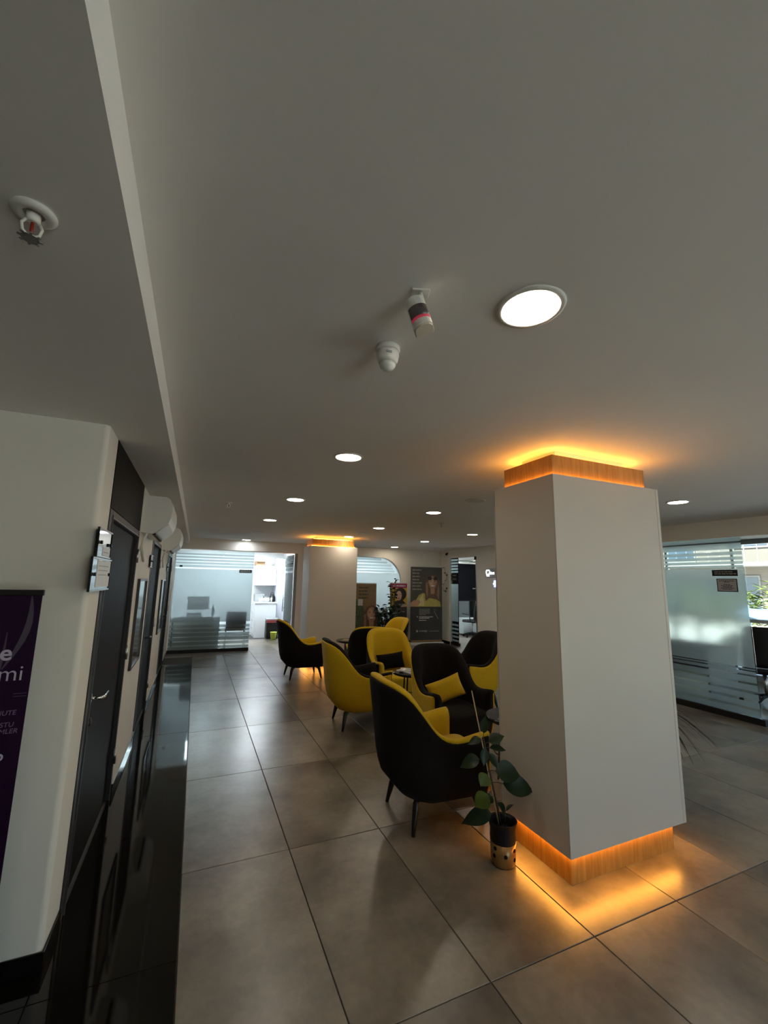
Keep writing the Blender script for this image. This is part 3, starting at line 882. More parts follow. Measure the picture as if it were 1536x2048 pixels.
# ------------------------------------------------------------------ plaques and frames on the left wall
def plaque(y0, y1, z0, z1, x, label, sheet, name='plaque'):
    t = thing(name, label, 'sign', (x, y0, z0))
    w_, h_ = y1 - y0, z1 - z0
    MB().box(0, 0.004, 0, w_, 0, h_, 0.001).build('backplate', mat('mirror_plate', (0.35, 0.35, 0.34), 0.08, metal=1.0, noise=0.05), t)
    MB().box(-0.002, 0.008, -0.006, 0.0, -0.006, h_ + 0.006).build('edge', M_BLACKPL, t)
    MB().box(-0.002, 0.008, w_, w_ + 0.006, -0.006, h_ + 0.006).build('edge', M_BLACKPL, t)
    MB().box(-0.002, 0.008, 0, w_, -0.006, 0.0).build('rail', M_STEEL, t)
    MB().box(-0.002, 0.008, 0, w_, h_, h_ + 0.006).build('rail', M_STEEL, t)
    a, b_, c_, d_ = sheet
    s = MB().box(0.0045, 0.0055, a, b_, c_, d_).build('sheet', M_PAPER, t)
    ink = MB()
    for k in range(3):
        ink.box(0.0056, 0.0060, a + 0.03, b_ - 0.05 - 0.02 * k, d_ - 0.03 - 0.022 * k, d_ - 0.026 - 0.022 * k)
    ink.build('lettering', MATS['grey_print'], s)['kind'] = 'stuff'
    for y in (0.05, w_ - 0.05):
        MB().tube([(0.0056, y, h_ * 0.5), (0.016, y, h_ * 0.5)], 0.009, 10).build('clip', M_BLACKPL, t)
    st = MB(); st.tube([(-(x - XL) + 0.0003, w_ * 0.6, h_ * 0.5), (-0.002, w_ * 0.6, h_ * 0.5)], 0.007, 8); st.build('standoff', M_STEEL, t)
    return t
plaque(2.40, 2.74, 1.738, 1.868, XL + 0.016, 'upper mirrored sign plate beside the first black door', (0.13, 0.325, 0.004, 0.05))
plaque(2.335, 2.80, 1.572, 1.722, XL + 0.016, 'lower mirrored sign plate with a white sheet, beside the first black door', (0.12, 0.455, 0.012, 0.145))
plaque(5.02, 5.26, 1.745, 1.86, XL + 0.012, 'small mirrored sign plate beside the second black door', (0.05, 0.23, 0.01, 0.105))
plaque(7.86, 8.10, 1.745, 1.86, XL + 0.012, 'small mirrored sign plate beside the third black door', (0.05, 0.23, 0.01, 0.105))

def wall_frame(y0, y1, z0, z1, label):
    t = thing('picture_frame', label, 'picture', (XL + 0.0004, (y0 + y1) / 2, (z0 + z1) / 2))
    a, h_ = (y1 - y0) / 2, (z1 - z0) / 2
    f = MB()
    for s in (-1, 1):
        f.box(0, 0.022, s * a - (0.022 if s > 0 else 0), s * a + (0.022 if s < 0 else 0), -h_, h_, 0.002)
        f.box(0, 0.022, -a + 0.022, a - 0.022, s * h_ - (0.022 if s > 0 else 0), s * h_ + (0.022 if s < 0 else 0), 0.002)
    f.build('frame', mat('dark_bronze', (0.05, 0.042, 0.036), 0.35, metal=0.4, noise=0.1), t)
    MB().box(0.002, 0.010, -a + 0.022, a - 0.022, -h_ + 0.022, h_ - 0.022).build('glazed_sheet', mat('glazed_grey', (0.24, 0.23, 0.22), 0.08, coat=0.6, noise=0.25, scale=5), t)
    return t
wall_frame(4.28, 4.90, 0.85, 1.62, 'tall dark framed picture between the first and second black door')
wall_frame(7.02, 7.72, 0.82, 1.60, 'dark framed picture between the second and third black door')

# ------------------------------------------------------------------ purple roll-up banner at the left edge
P_PUR = mat('purple_print', (0.020, 0.005, 0.027), 0.42, spec=0.15, noise=0.35, scale=3, stretch=(5, 1, 0.6))
P_LIL = mat('lilac_print', (0.50, 0.44, 0.55), 0.5, noise=0.05)
P_STREAK = mat('streak_reflection', (0.060, 0.045, 0.070), 0.5, noise=0.1)  # paler tone for the banner's streak reflections, painted as flat shapes
P_DIM = mat('dim_lilac_print', (0.20, 0.14, 0.22), 0.5, noise=0.05)
t = thing('banner_stand', 'dark purple roll up banner with white text standing before the near left wall', 'banner', (-1.005, 2.30, 0), R(2))
MB().box(-0.40, 0.40, -0.004, 0.0, 0.07, 1.565).build('print', P_PUR, t)
b = MB(); b.box(-0.42, 0.42, -0.06, 0.06, 0.0006, 0.072, 0.008); b.build('base_cassette', M_STEEL, t)
b = MB(); b.box(-0.405, 0.405, -0.010, 0.008, 1.55, 1.575, 0.002); b.build('top_rail', M_BLACKMETAL, t)
b = MB(); b.tube([(0, 0.012, 0.06), (0, 0.012, 1.56)], 0.009, 8); b.build('pole', M_STEEL, t)
def FT(x, z, d=0.0048): return frame((x, -d, z), (1, 0, 0), (0, 0, 1))
sw = MB()
def swoosh(xa, za, xb, zb3, w0):
    pts = [(xa + (xb - xa) * k / 8 + 0.03 * math.sin(PI * k / 8), za + (zb3 - za) * k / 8) for k in range(9)]
    lp = [(x - w0 * math.sin(PI * (k + 0.5) / 9), z) for k, (x, z) in enumerate(pts)] + [(x + w0 * math.sin(PI * (k + 0.5) / 9), z) for k, (x, z) in reversed(list(enumerate(pts)))]
    flat(sw, lp, 0.0046, P_STREAK)
swoosh(0.365, 1.55, 0.30, 1.25, 0.012)
swoosh(0.30, 1.40, 0.20, 1.00, 0.007)
sw.build('reflection_streaks', None, t)['kind'] = 'stuff'

# ------------------------------------------------------------------ armchairs
def lerp_table(tbl, u):
    for (u0, z0), (u1, z1) in zip(tbl[:-1], tbl[1:]):
        if u <= u1:
            s = (u - u0) / (u1 - u0)
            return z0 + (z1 - z0) * s
    return tbl[-1][1]
ZT = [(0, .940), (.12, .938), (.19, .926), (.25, .900), (.30, .862), (.37, .775), (.44, .680), (.50, .617), (.56, .577), (.63, .558), (.72, .562), (.80, .578), (.92, .594)]
def smooth_top(u):
    u = abs(u)
    s = 0.0
    for d in (-.03, -.015, 0, .015, .03): s += lerp_table(ZT, min(abs(u + d), .92))
    return s / 5
CW, CXF, CXB, CR = 0.335, 0.265, -0.40, 0.27
def plan(u):
    """point and outward normal at signed arc length u from the back centre"""
    s = 1 if u >= 0 else -1
    a = abs(u)
    flat_ = CW - CR
    if a <= flat_: return CXB, s * a, -1.0, 0.0
    a -= flat_
    arc = CR * PI / 2
    if a <= arc:
        ph = a / CR
        return CXB + CR - CR * math.cos(ph), s * (flat_ + CR * math.sin(ph)), -math.cos(ph), s * math.sin(ph)
    a -= arc
    return CXB + CR + a, s * CW, 0.0, s * 1.0
UMAX = (CW - CR) + CR * PI / 2 + (CXF - CXB - CR)
def lean(z, nx):
    """outward offset: back leans out towards the top, everything tucks in towards the bottom"""
    back = max(0.0, -nx)
    o = 0.075 * back * max(0.0, (z - 0.35)) / 0.6
    t_ = max(0.0, (0.44 - z) / 0.25)
    o -= (0.026 + 0.085 * back) * t_ ** 3.0 + 0.012 * t_
    return o
def chair_meshes(outer_m, inner_m):
    N = 45
    us = [UMAX * (-1 + 2 * i / (N - 1)) for i in range(N)]
    TH, TP = 0.026, 0.066
    rows = []
    for u in us:
        x, y, nx, ny = plan(u)
        zt_ = smooth_top(u)
        zb_ = 0.195
        ring = []
        def P(off, z): ring.append((x + nx * (off + lean(z, nx)), y + ny * (off + lean(z, nx)), z))
        ring_in = []
        P(-0.055, zb_)
        P(-0.022, zb_ + 0.001)
        P(-0.006, zb_ + 0.012)
        for k in range(1, 11):
            P(0.0, zb_ + 0.03 + (zt_ - 0.012 - zb_ - 0.03) * k / 10)
        P(-0.004, zt_ - 0.003); P(-0.012, zt_); P(-TH + 0.004, zt_ - 0.002)
        for k in range(1, 8):
            P(-TH, zt_ - 0.012 + (zb_ + 0.03 - zt_) * k / 7)
        P(-TH - 0.005, zb_ + 0.006)
        rows.append(ring)
    sh = MB(); sh.grid(rows, closed_v=True)
    nv = len(rows[0])
    sh.face(list(range(nv)), False)
    sh.face([(N - 1) * nv + i for i in reversed(range(nv))], False)
    shell = sh.mesh('shell', outer_m)
    rows = []
    for i, u in enumerate(us):
        x, y, nx, ny = plan(u)
        if i in (0, N - 1): x += 0.014
        zt_ = smooth_top(u) + 0.004
        ring = []
        thick = TP + 0.018 * max(0, -nx)
        def Q(off, z): ring.append((x + nx * (off + lean(z, nx)), y + ny * (off + lean(z, nx)), z))
        Q(-TH + 0.002, 0.22)
        for k in range(1, 7): Q(-TH + 0.002, 0.22 + (zt_ - 0.02 - 0.22) * k / 6)
        Q(-0.012, zt_ - 0.004)
        Q(-0.010, zt_ + 0.008)
        Q(-0.022, zt_ + 0.019)
        Q(-0.045, zt_ + 0.020)
        Q(-0.045 - thick * 0.35, zt_ + 0.010)
        Q(-TH - thick * 0.86, zt_ - 0.014)
        for k in range(0, 8):
            z = zt_ - 0.045 + (0.22 - zt_ + 0.045) * k / 7
            puff = 0.020 * math.sin(PI * min(1, max(0, (z - 0.40) / 0.5))) * max(0, -nx)
            Q(-TH - thick - puff, z)
        rows.append(ring)
    ln = MB(); ln.grid(rows, closed_v=True)
    nv = len(rows[0])
    ln.face(list(range(nv)), True)
    ln.face([(N - 1) * nv + i for i in reversed(range(nv))], True)
    lining = ln.mesh('lining', inner_m)
    # seat: rounded cushion, front drops to the bottom
    st = MB()
    rows = []
    n = 32
    prof = [(0.0, 0.196, 0.94), (0.03, 0.190, 0.99), (0.06, 0.215, 1.0), (0.1, 0.30, 1.0), (0.15, 0.385, 1.0), (0.2, 0.408, 0.985), (0.3, 0.424, 0.93), (0.5, 0.434, 0.70), (0.8, 0.438, 0.35), (1, 0.439, 0.04)]
    for _, z, s in prof:
        ring = []
        for i in range(n):
            a = 2 * PI * i / n
            c_, s_ = math.cos(a), math.sin(a)
            ex = 0.22
            X = 0.030 + 0.335 * math.copysign(abs(c_) ** ex, c_) * s
            Y = 0.246 * math.copysign(abs(s_) ** ex, s_) * s
            if z < 0.40 and X < -0.05:
                X = -0.05 + (X + 0.05) * (0.60 if z < 0.3 else 0.8); Y *= 0.90
            ring.append((X + 0.005, Y, z))
        rows.append(ring)
    st.grid(rows, closed_v=True)
    st.face(list(reversed(range(n))), False)
    st.face([(len(rows) - 1) * n + i for i in range(n)], True)
    seat = st.mesh('seat', inner_m)
    return shell, lining, seat
def leg_mesh(sx, sy):
    m = MB()
    fx, fy = (0.268 if sx > 0 else -0.265), 0.236
    m.tube([(sx * 0.17, sy * 0.15, 0.196), (sx * 0.205, sy * 0.183, 0.190), (sx * 0.226, sy * 0.203, 0.172), (sx * 0.236, sy * 0.212, 0.140), (sx * (abs(fx) - 0.012), sy * (fy - 0.010), 0.06), (fx, sy * fy, 0.0008)], [0.024, 0.026, 0.026, 0.023, 0.017, 0.012], 12)
    return m.mesh('leg', M_BLACKMETAL)
LEGS = {(sx, sy): leg_mesh(sx, sy) for sx in (1, -1) for sy in (1, -1)}
CHM = {'dark': chair_meshes(M_DARKFAB, M_YELLOW), 'yellow': chair_meshes(M_YELLOW, M_DARKFAB)}
def armchair(kind, x, y, deg, label):
    t = thing('armchair', label, 'armchair', (x, y, 0), R(deg), 'two tone lounge armchairs')
    for nm, me in zip(('shell', 'lining', 'seat'), CHM[kind]):
        o = bpy.data.objects.new(nm, me); C.objects.link(o); o.parent = t
        if nm == 'lining': o['label'] = 'yellow velvet lining' if kind == 'dark' else 'charcoal velvet lining'
    for k, me in LEGS.items():
        o = bpy.data.objects.new('leg', me); C.objects.link(o); o.parent = t
    return t
armchair('dark', 1.71, 2.93, -3, 'nearest armchair, charcoal outside with yellow lining, beside the potted rubber plant')
armchair('yellow', 1.89, 4.93, -4, 'armchair with yellow outside and charcoal lining, second from the camera, facing right')
armchair('dark', 1.81, 7.52, 0, 'charcoal armchair alone in front of the far column, facing right')
armchair('dark', 2.57, 5.44, -94, 'armchair with yellow lining facing the camera, holding the black cushion')
armchair('yellow', 2.45, 3.84, -94, 'armchair with charcoal lining facing the camera, holding the yellow cushion')
armchair('yellow', 3.53, 5.05, 184, 'armchair with yellow outside half hidden behind the near column, facing left')
armchair('dark', 3.28, 7.42, 188, 'farthest armchair, only its yellow backrest seen before the banners')
armchair('dark', 2.59, 6.47, 76, 'charcoal armchair turned away behind the armchair with the black cushion')

def cushion(name, label, x, y, z, deg, tilt, w, h, m, quilt, roll=0):
    mb = MB()
    n = 15
    def side(s):
        rows = []
        for i in range(n):
            r_ = []
            for j in range(n):
                u, v = -1 + 2 * i / (n - 1), -1 + 2 * j / (n - 1)
                pinch = 1 - 0.07 * (abs(u) ** 1 * (1 - abs(v)) * 0 + (1 - abs(u)) * 0) 
                sx = u * (1 - 0.06 * (1 - v * v)) if True else u
                sz = v * (1 - 0.08 * (1 - u * u))
                th = 0.055 * ((1 - u ** 4) * (1 - v ** 4)) ** 0.55
                if quilt: th += 0.0045 * math.cos((u * 5.5 + v * 3.4) * PI) * (1 - u ** 4) * (1 - v ** 4)
                r_.append((sx * w / 2, s * th, sz * h / 2))
            rows.append(r_)
        return rows
    mb.grid(side(1)); mb.grid(side(-1))
    o = mb.build(name, m)
    o.location = (x, y, z)
    o.rotation_euler = (R(tilt), R(roll), R(deg))
    tag(o, label, 'cushion')
    return o
cushion('cushion', 'black rectangular cushion on the yellow lined armchair', 2.56, 5.54, 0.552, 4, -14, 0.42, 0.21, mat('black_velvet', (0.006, 0.006, 0.007), 0.9, spec=0.1, noise=0.2, scale=60), False, -4)
cushion('cushion', 'yellow quilted cushion on the charcoal lined armchair', 2.43, 3.90, 0.560, -2, -22, 0.40, 0.225, M_YELLOW, True, -15)

# ------------------------------------------------------------------ side tables
def side_table(x, y, z, r, label):
    t = thing('side_table', label, 'table', (x, y, 0))
    MB().lathe([(r - 0.012, z - 0.030), (r, z - 0.024), (r, z - 0.006), (r - 0.006, z)], 40).build('tabletop', M_MARBLE, t)
    MB().lathe([(r * 0.80, z - 0.040), (r * 0.80, z - 0.0305)], 32).build('apron', M_BLACKMETAL, t)
    for k in range(3):
        a = R(100 + 120 * k)
        m = MB()
        m.tube([(r * 0.66 * math.cos(a), r * 0.66 * math.sin(a), z - 0.041), (r * 0.74 * math.cos(a), r * 0.74 * math.sin(a), z * 0.5), (r * 0.84 * math.cos(a), r * 0.84 * math.sin(a), 0.0008)], [0.010, 0.010, 0.008], 8)
        m.build('leg', M_BLACKMETAL, t)
    b = MB()
    n = 24
    ring = [(r * 0.74 * math.cos(2 * PI * i / n), r * 0.74 * math.sin(2 * PI * i / n), z * 0.5) for i in range(n + 1)]
    b.tube(ring, 0.005, 6, False)
    b.build('ring', M_BLACKMETAL, t)
    return t
side_table(2.62, 7.42, 0.59, 0.245, 'round black side table in front of the far column')
side_table(2.49, 4.74, 0.575, 0.245, 'round black side table with magazines before the black cushion armchair')
side_table(2.525, 2.96, 0.56, 0.250, 'round black side table peeking out from behind the near column')
def magazine(x, y, z, deg, w, l, th, cover, label, acc=None):
    t = thing('magazine', label, 'magazine', (x, y, z), R(deg))
    MB().box(-w / 2, w / 2, -l / 2, l / 2, 0.0004, th - 0.0006).build('pages', M_PAPER, t)
    MB().box(-w / 2 - 0.001, w / 2 + 0.001, -l / 2 - 0.001, l / 2 + 0.001, th - 0.0005, th).build('cover', cover, t)
    if acc:
        m = MB()
        m.box(-w * 0.38, w * 0.05, -l * 0.34, -l * 0.05, th + 0.0001, th + 0.0004); m.box(-w * 0.3, w * 0.4, l * 0.22, l * 0.36, th + 0.0001, th + 0.0004)
        m.build('cover_print', acc, t)
    return t
M_BLUEP = mat('blue_cover', (0.08, 0.09, 0.30), 0.3, noise=0.3, scale=18)
M_GREYP = mat('grey_cover', (0.48, 0.47, 0.45), 0.3, noise=0.4, scale=25)
magazine(2.47, 2.87, 0.5603, 30, 0.20, 0.27, 0.006, M_BLUEP, 'blue and white magazine on the side table behind the near column', M_PAPER)
magazine(2.44, 4.72, 0.5753, 20, 0.20, 0.26, 0.012, M_PAPER, 'white magazine lying at the bottom of the pile on the middle side table', M_GREYP)
magazine(2.45, 4.73, 0.5875, 55, 0.19, 0.25, 0.008, M_GREYP, 'grey magazine on top of the pile on the middle side table', M_PAPER)
magazine(2.60, 7.38, 0.5903, 60, 0.18, 0.24, 0.006, mat('olive_cover', (0.22, 0.18, 0.03), 0.4, noise=0.3, scale=20), 'olive leaflet on the side table before the far column')

# ------------------------------------------------------------------ potted rubber plant
def leaf_mesh(L, W, cup=0.25, droop=0.35, n=10, tip=0.12):
    m = MB()
    rows = []
    for i in range(n + 1):
        s = i / n
        wd = W * math.sin(PI * min(1, s ** 0.78)) ** 0.9 if 0 < s < 1 else 0.0015
        if s > 0.85: wd = max(wd * (1 - (s - 0.85) / 0.15 * 0.6), 0.001)
        x = L * (s - droop * 0.18 * s * s)
        z = -droop * L * s * s * 0.7
        r_ = []
        for j in range(-2, 3):
            v = j / 2
            r_.append((x, v * wd, z + cup * wd * (v * v - 0.2 * (1 - abs(v)) * 0)))
        rows.append(r_)
    m.grid(rows)
    bot = [[(a, b, c - 0.0015) for a, b, c in r_] for r_ in rows]
    m.grid(bot)
    return m
def aim(loc, d, up=(0, 0, 1), roll=0.0):
    d = Vector(d).normalized(); u = Vector(up)
    y = u.cross(d)
    if y.length < 1e-3: y = Vector((0, 1, 0))
    y.normalize(); z = d.cross(y)
    m = Matrix(((d.x, y.x, z.x, loc[0]), (d.y, y.y, z.y, loc[1]), (d.z, y.z, z.z, loc[2]), (0, 0, 0, 1)))
    return m @ Matrix.Rotation(roll, 4, 'X')
PX0, PY0 = 1.812, 2.275
pot = thing('potted_plant', 'young rubber plant in a gold pot with black dots beside the near column', 'plant', (PX0, PY0, 0))
MB().lathe([(0.062, 0.0006), (0.069, 0.008), (0.073, 0.05), (0.076, 0.125), (0.070, 0.125), (0.066, 0.02)], 32, cap1=False).build('pot', M_GOLD, pot)
MB().lathe([(0.066, 0.070), (0.074, 0.1255), (0.0775, 0.150), (0.0745, 0.190), (0.083, 0.232), (0.086, 0.236), (0.082, 0.238), (0.070, 0.200), (0.068, 0.15)], 32, cap1=False).build('inner_pot', M_BLACKPL, pot)
MB().lathe([(0.0685, 0.150), (0.0690, 0.178)], 24).build('soil', M_SOIL, pot)
for a, z in ((-118, 0.073), (-72, 0.098), (-70, 0.048), (-172, 0.062), (-165, 0.105), (-20, 0.07), (40, 0.10), (60, 0.05), (110, 0.08)):
    Mt = Matrix.Rotation(R(a), 4, 'Z') @ Matrix.Translation((0.0715 + 0.036 * z, 0, z)) @ Matrix.Rotation(R(88), 4, 'Y')
    MB().lathe([(0.0105, 0), (0.0105, 0.0022)], 14, Mt).build('dot', M_INK, pot)
stem_pts = [(-0.005, 0.005, 0.178), (-0.025, 0.012, 0.30), (-0.050, 0.022, 0.42), (-0.075, 0.032, 0.55), (-0.092, 0.040, 0.66), (-0.098, 0.042, 0.70)]
st = MB(); st.tube(stem_pts, [0.007, 0.0065, 0.006, 0.0055, 0.0045, 0.003], 8)
st.tube([(0.025, 0.01, 0.178), (0.03, 0.01, 0.25), (0.026, 0.012, 0.275)], 0.003, 6)
st.build('stem', M_STEM, pot)
MB().tube([(-0.02, 0.0, 0.178), (-0.085, 0.035, 0.55), (-0.150, 0.085, 0.965)], 0.0038, 8).build('stake', M_STAKE, pot)
def rub_leaf(z, az, el, L, W, m=M_LEAF, droop=0.3, roll=0.0, pet=0.045, base=None):
    # point on stem at height z
    for (a, b_) in zip(stem_pts[:-1], stem_pts[1:]):
        if a[2] <= z <= b_[2]:
            s = (z - a[2]) / (b_[2] - a[2]); p0 = Vector(a).lerp(Vector(b_), s); break
    else: p0 = Vector(stem_pts[-1])
    if base: p0 = Vector(base)
    d = Vector((math.cos(R(az)) * math.cos(R(el)), math.sin(R(az)) * math.cos(R(el)), math.sin(R(el))))
    p1 = p0 + d * pet
    o = leaf_mesh(L, W, droop=droop).build('leaf', m, pot)
    o.matrix_local = aim(p1, d, roll=R(roll))
    mm = MB(); mm.tube([p0, p0 + d * pet * 0.5 + Vector((0, 0, 0.004)), p1], 0.0022, 5); mm.build('petiole', M_STEM, pot)
# camera looks from (-x,-y): screen right is about (+0.92,-0.4)
rub_leaf(0.505, -36, 4, 0.165, 0.064, droop=0.6, roll=50, pet=0.035)
rub_leaf(0.44, -36, 0, 0.205, 0.060, droop=0.6, roll=52, pet=0.065)
rub_leaf(0.575, 165, -4, 0.13, 0.042, droop=0.8, roll=-42, pet=0.05)
rub_leaf(0.51, 195, -40, 0.080, 0.044, m=M_LEAFY, droop=0.2, roll=-50, pet=0.03)
rub_leaf(0.40, 175, -32, 0.110, 0.050, m=M_LEAFY, droop=0.4, roll=-55, pet=0.045)
rub_leaf(0.365, 185, -8, 0.06, 0.03, droop=0.6, roll=-30, pet=0.02)
rub_leaf(0.265, 165, 2, 0.185, 0.050, droop=1.5, roll=-50, pet=0.045)
rub_leaf(0.34, -15, -48, 0.12, 0.030, droop=0.4, roll=40, pet=0.02)
rub_leaf(0.655, -30, 28, 0.105, 0.038, droop=0.2, roll=40, pet=0.03)
rub_leaf(0.635, -20, 0, 0.110, 0.026, droop=0.3, roll=30, pet=0.03)
rub_leaf(0.68, 165, 4, 0.085, 0.028, droop=0.8, roll=-35, pet=0.02)
rub_leaf(0.70, 20, 78, 0.10, 0.028, droop=0.1, roll=20, pet=0.02)
rub_leaf(0.655, 230, -62, 0.10, 0.028, droop=0.2, roll=-20, pet=0.02)
rub_leaf(0.62, -50, -45, 0.10, 0.028, droop=0.3, roll=30, pet=0.02)
rub_leaf(0.22, -20, 50, 0.06, 0.018, droop=0.3, pet=0.015, base=(0.027, 0.011, 0.262))
rub_leaf(0.22, 120, 50, 0.06, 0.018, droop=0.3, pet=0.015, base=(0.027, 0.011, 0.262))

# dracaena hidden behind the near column
t = thing('potted_plant', 'grassy arching plant whose drooping tips show right of the near column', 'plant', (3.58, 2.55, 0))
MB().lathe([(0.11, 0.0006), (0.14, 0.24), (0.13, 0.24), (0.11, 0.03)], 28, cap1=False).build('pot', M_BLACKPL, t)
MB().lathe([(0.12, 0.18), (0.13, 0.21)], 24).build('soil', M_SOIL, t)
MB().tube([(0, 0, 0.20), (0.01, 0.0, 0.40), (0.0, 0.01, 0.60)], 0.02, 8).build('stem', M_STEM, t)
rnd = random.Random(21)
for k in range(40):
    az = -50 + 130 * ((k * 0.618) % 1)
    L = rnd.uniform(0.36, 0.50) if az > -30 else rnd.uniform(0.30, 0.44)
    el = rnd.uniform(15, 60)
    o = leaf_mesh(L, 0.011, cup=0.3, droop=rnd.uniform(1.5, 2.3), n=9).build('leaf', M_LEAF, t)
    d = Vector((math.cos(R(az)) * math.cos(R(el)), math.sin(R(az)) * math.cos(R(el)), math.sin(R(el))))
    o.matrix_local = aim((0, 0.01, 0.58), d)
#PART2
# ------------------------------------------------------------------ lettering on the purple banner
pb = [o for o in C.objects if o.name.startswith('banner_stand')][0]
BX = -1.005
def pl_text(s, xr, z, size, m, shear=0.0, weight=0.0):
    lettering('lettering', s, size, m, pb, FT(xr - BX, z), 'RIGHT', shear, 0.0003, weight)
pl_text('e', -0.677, 1.287, 0.088, P_LIL, 0.0, 0.0016)
pl_text('emi', -0.629, 1.203, 0.088, P_LIL, 0.0, -0.0006)
pl_text('MINUTE', -0.636, 1.068, 0.026, P_DIM, 0.12)
pl_text('OSTU', -0.638, 1.022, 0.026, P_DIM, 0.12)
pl_text('ÇÖZÜMLER', -0.622, 0.996, 0.026, P_DIM, 0.12)
pl_text('o', -0.655, 0.895, 0.055, P_LIL, 0.0, 0.001)
ul = MB()
for z in (1.150, 1.139): flat(ul, [(0.35, z), (0.395, z), (0.395, z + 0.001), (0.35, z + 0.001)], 0.0044, P_DIM)
ul.build('rule', None, pb)

# ------------------------------------------------------------------ far banners (flat prints)
K_DARK = mat('print_charcoal', (0.030, 0.026, 0.024), 0.5, noise=0.08)
K_BROWN = mat('print_dark_olive', (0.075, 0.065, 0.042), 0.5, noise=0.35, scale=9)
K_HAIR = mat('print_hair', (0.17, 0.085, 0.045), 0.5, noise=0.45, scale=14, stretch=(6, 1, 1))
K_HAIRL = mat('print_hair_light', (0.36, 0.22, 0.12), 0.5, noise=0.4, scale=14, stretch=(6, 1, 1))
K_HAIRD = mat('print_hair_dark', (0.030, 0.015, 0.012), 0.5, noise=0.4, scale=14)
K_SKIN = mat('print_skin', (0.46, 0.24, 0.14), 0.5, noise=0.18, scale=9)
K_SKINL = mat('print_skin_light', (0.62, 0.38, 0.25), 0.5, noise=0.12, scale=9)
K_LIP = mat('print_lip', (0.32, 0.06, 0.05), 0.5, noise=0.1)
K_TEETH = mat('print_white', (0.72, 0.70, 0.66), 0.5, noise=0.05)
K_SHIRT = mat('print_yellow_shirt', (0.52, 0.42, 0.10), 0.5, noise=0.25, scale=10)
K_SHIRTL = mat('print_pale_yellow', (0.66, 0.56, 0.25), 0.5, noise=0.2, scale=10)
K_TXT = mat('print_text', (0.30, 0.28, 0.25), 0.5, noise=0.05)
K_TXTW = mat('print_text_white', (0.52, 0.50, 0.47), 0.5, noise=0.05)
K_GRN = mat('print_foliage', (0.10, 0.14, 0.06), 0.5, noise=0.6, scale=22, col2=(0.02, 0.03, 0.012))
K_WOOD = mat('print_wood', (0.24, 0.15, 0.06), 0.5, noise=0.3, scale=5, stretch=(1, 1, 7))
K_MAG = mat('print_magenta', (0.38, 0.015, 0.09), 0.45, noise=0.12)
K_YEL = mat('print_yellow', (0.56, 0.36, 0.02), 0.5, noise=0.15, scale=4)

def smiling_woman(mb, cx, cz, s, d):
    """flat printed portrait: long hair, face, broad smile, yellow blouse. cz is the chin height, s the face height"""
    d0 = d
    flat(mb, [(cx - .62 * s, cz - .95 * s), (cx - .70 * s, cz - .2 * s), (cx - .62 * s, cz + .6 * s), (cx - .40 * s, cz + 1.05 * s), (cx, cz + 1.22 * s), (cx + .42 * s, cz + 1.08 * s), (cx + .66 * s, cz + .6 * s), (cx + .72 * s, cz - .2 * s), (cx + .64 * s, cz - 1.0 * s), (cx + .3 * s, cz - .8 * s), (cx - .3 * s, cz - .7 * s)], d0, K_HAIR)
    flat(mb, [(cx + .46 * s, cz + .7 * s), (cx + .60 * s, cz - .1 * s), (cx + .52 * s, cz - .9 * s), (cx + .40 * s, cz - .5 * s), (cx + .44 * s, cz + .1 * s)], d0 + .0002, K_HAIRL)
    flat(mb, [(cx - .60 * s, cz + .5 * s), (cx - .46 * s, cz + .6 * s), (cx - .40 * s, cz), (cx - .48 * s, cz - .8 * s), (cx - .58 * s, cz - .3 * s)], d0 + .0002, K_HAIRL)
    flat(mb, [(cx - .17 * s, cz - .38 * s), (cx + .17 * s, cz - .38 * s), (cx + .2 * s, cz + .2 * s), (cx - .2 * s, cz + .2 * s)], d0 + .0003, K_SKIN)
    flat(mb, [(cx + .40 * s * math.cos(a) * (1 if math.sin(a) > -.2 else .86), cz + .52 * s + .54 * s * math.sin(a)) for a in [2 * PI * i / 24 for i in range(24)]], d0 + .0004, K_SKIN)
    flat(mb, ellipse(cx - .10 * s, cz + .58 * s, .20 * s, .34 * s), d0 + .0005, K_SKINL)
    for q in (-1, 1):
        flat(mb, ellipse(cx + q * .17 * s, cz + .66 * s, .075 * s, .028 * s, 12), d0 + .0007, K_HAIRD)
        flat(mb, [(cx + q * .06 * s, cz + .745 * s), (cx + q * .27 * s, cz + .735 * s), (cx + q * .26 * s, cz + .765 * s), (cx + q * .08 * s, cz + .775 * s)], d0 + .0007, K_HAIRD)
    flat(mb, [(cx - .045 * s, cz + .43 * s), (cx + .055 * s, cz + .43 * s), (cx + .02 * s, cz + .62 * s)], d0 + .0006, K_SKIN)
    flat(mb, [(cx - .24 * s, cz + .345 * s), (cx + .24 * s, cz + .345 * s), (cx + .13 * s, cz + .19 * s), (cx, cz + .155 * s), (cx - .13 * s, cz + .19 * s)], d0 + .0007, K_LIP)
    flat(mb, [(cx - .20 * s, cz + .325 * s), (cx + .20 * s, cz + .325 * s), (cx + .12 * s, cz + .215 * s), (cx - .12 * s, cz + .215 * s)], d0 + .0009, K_TEETH)
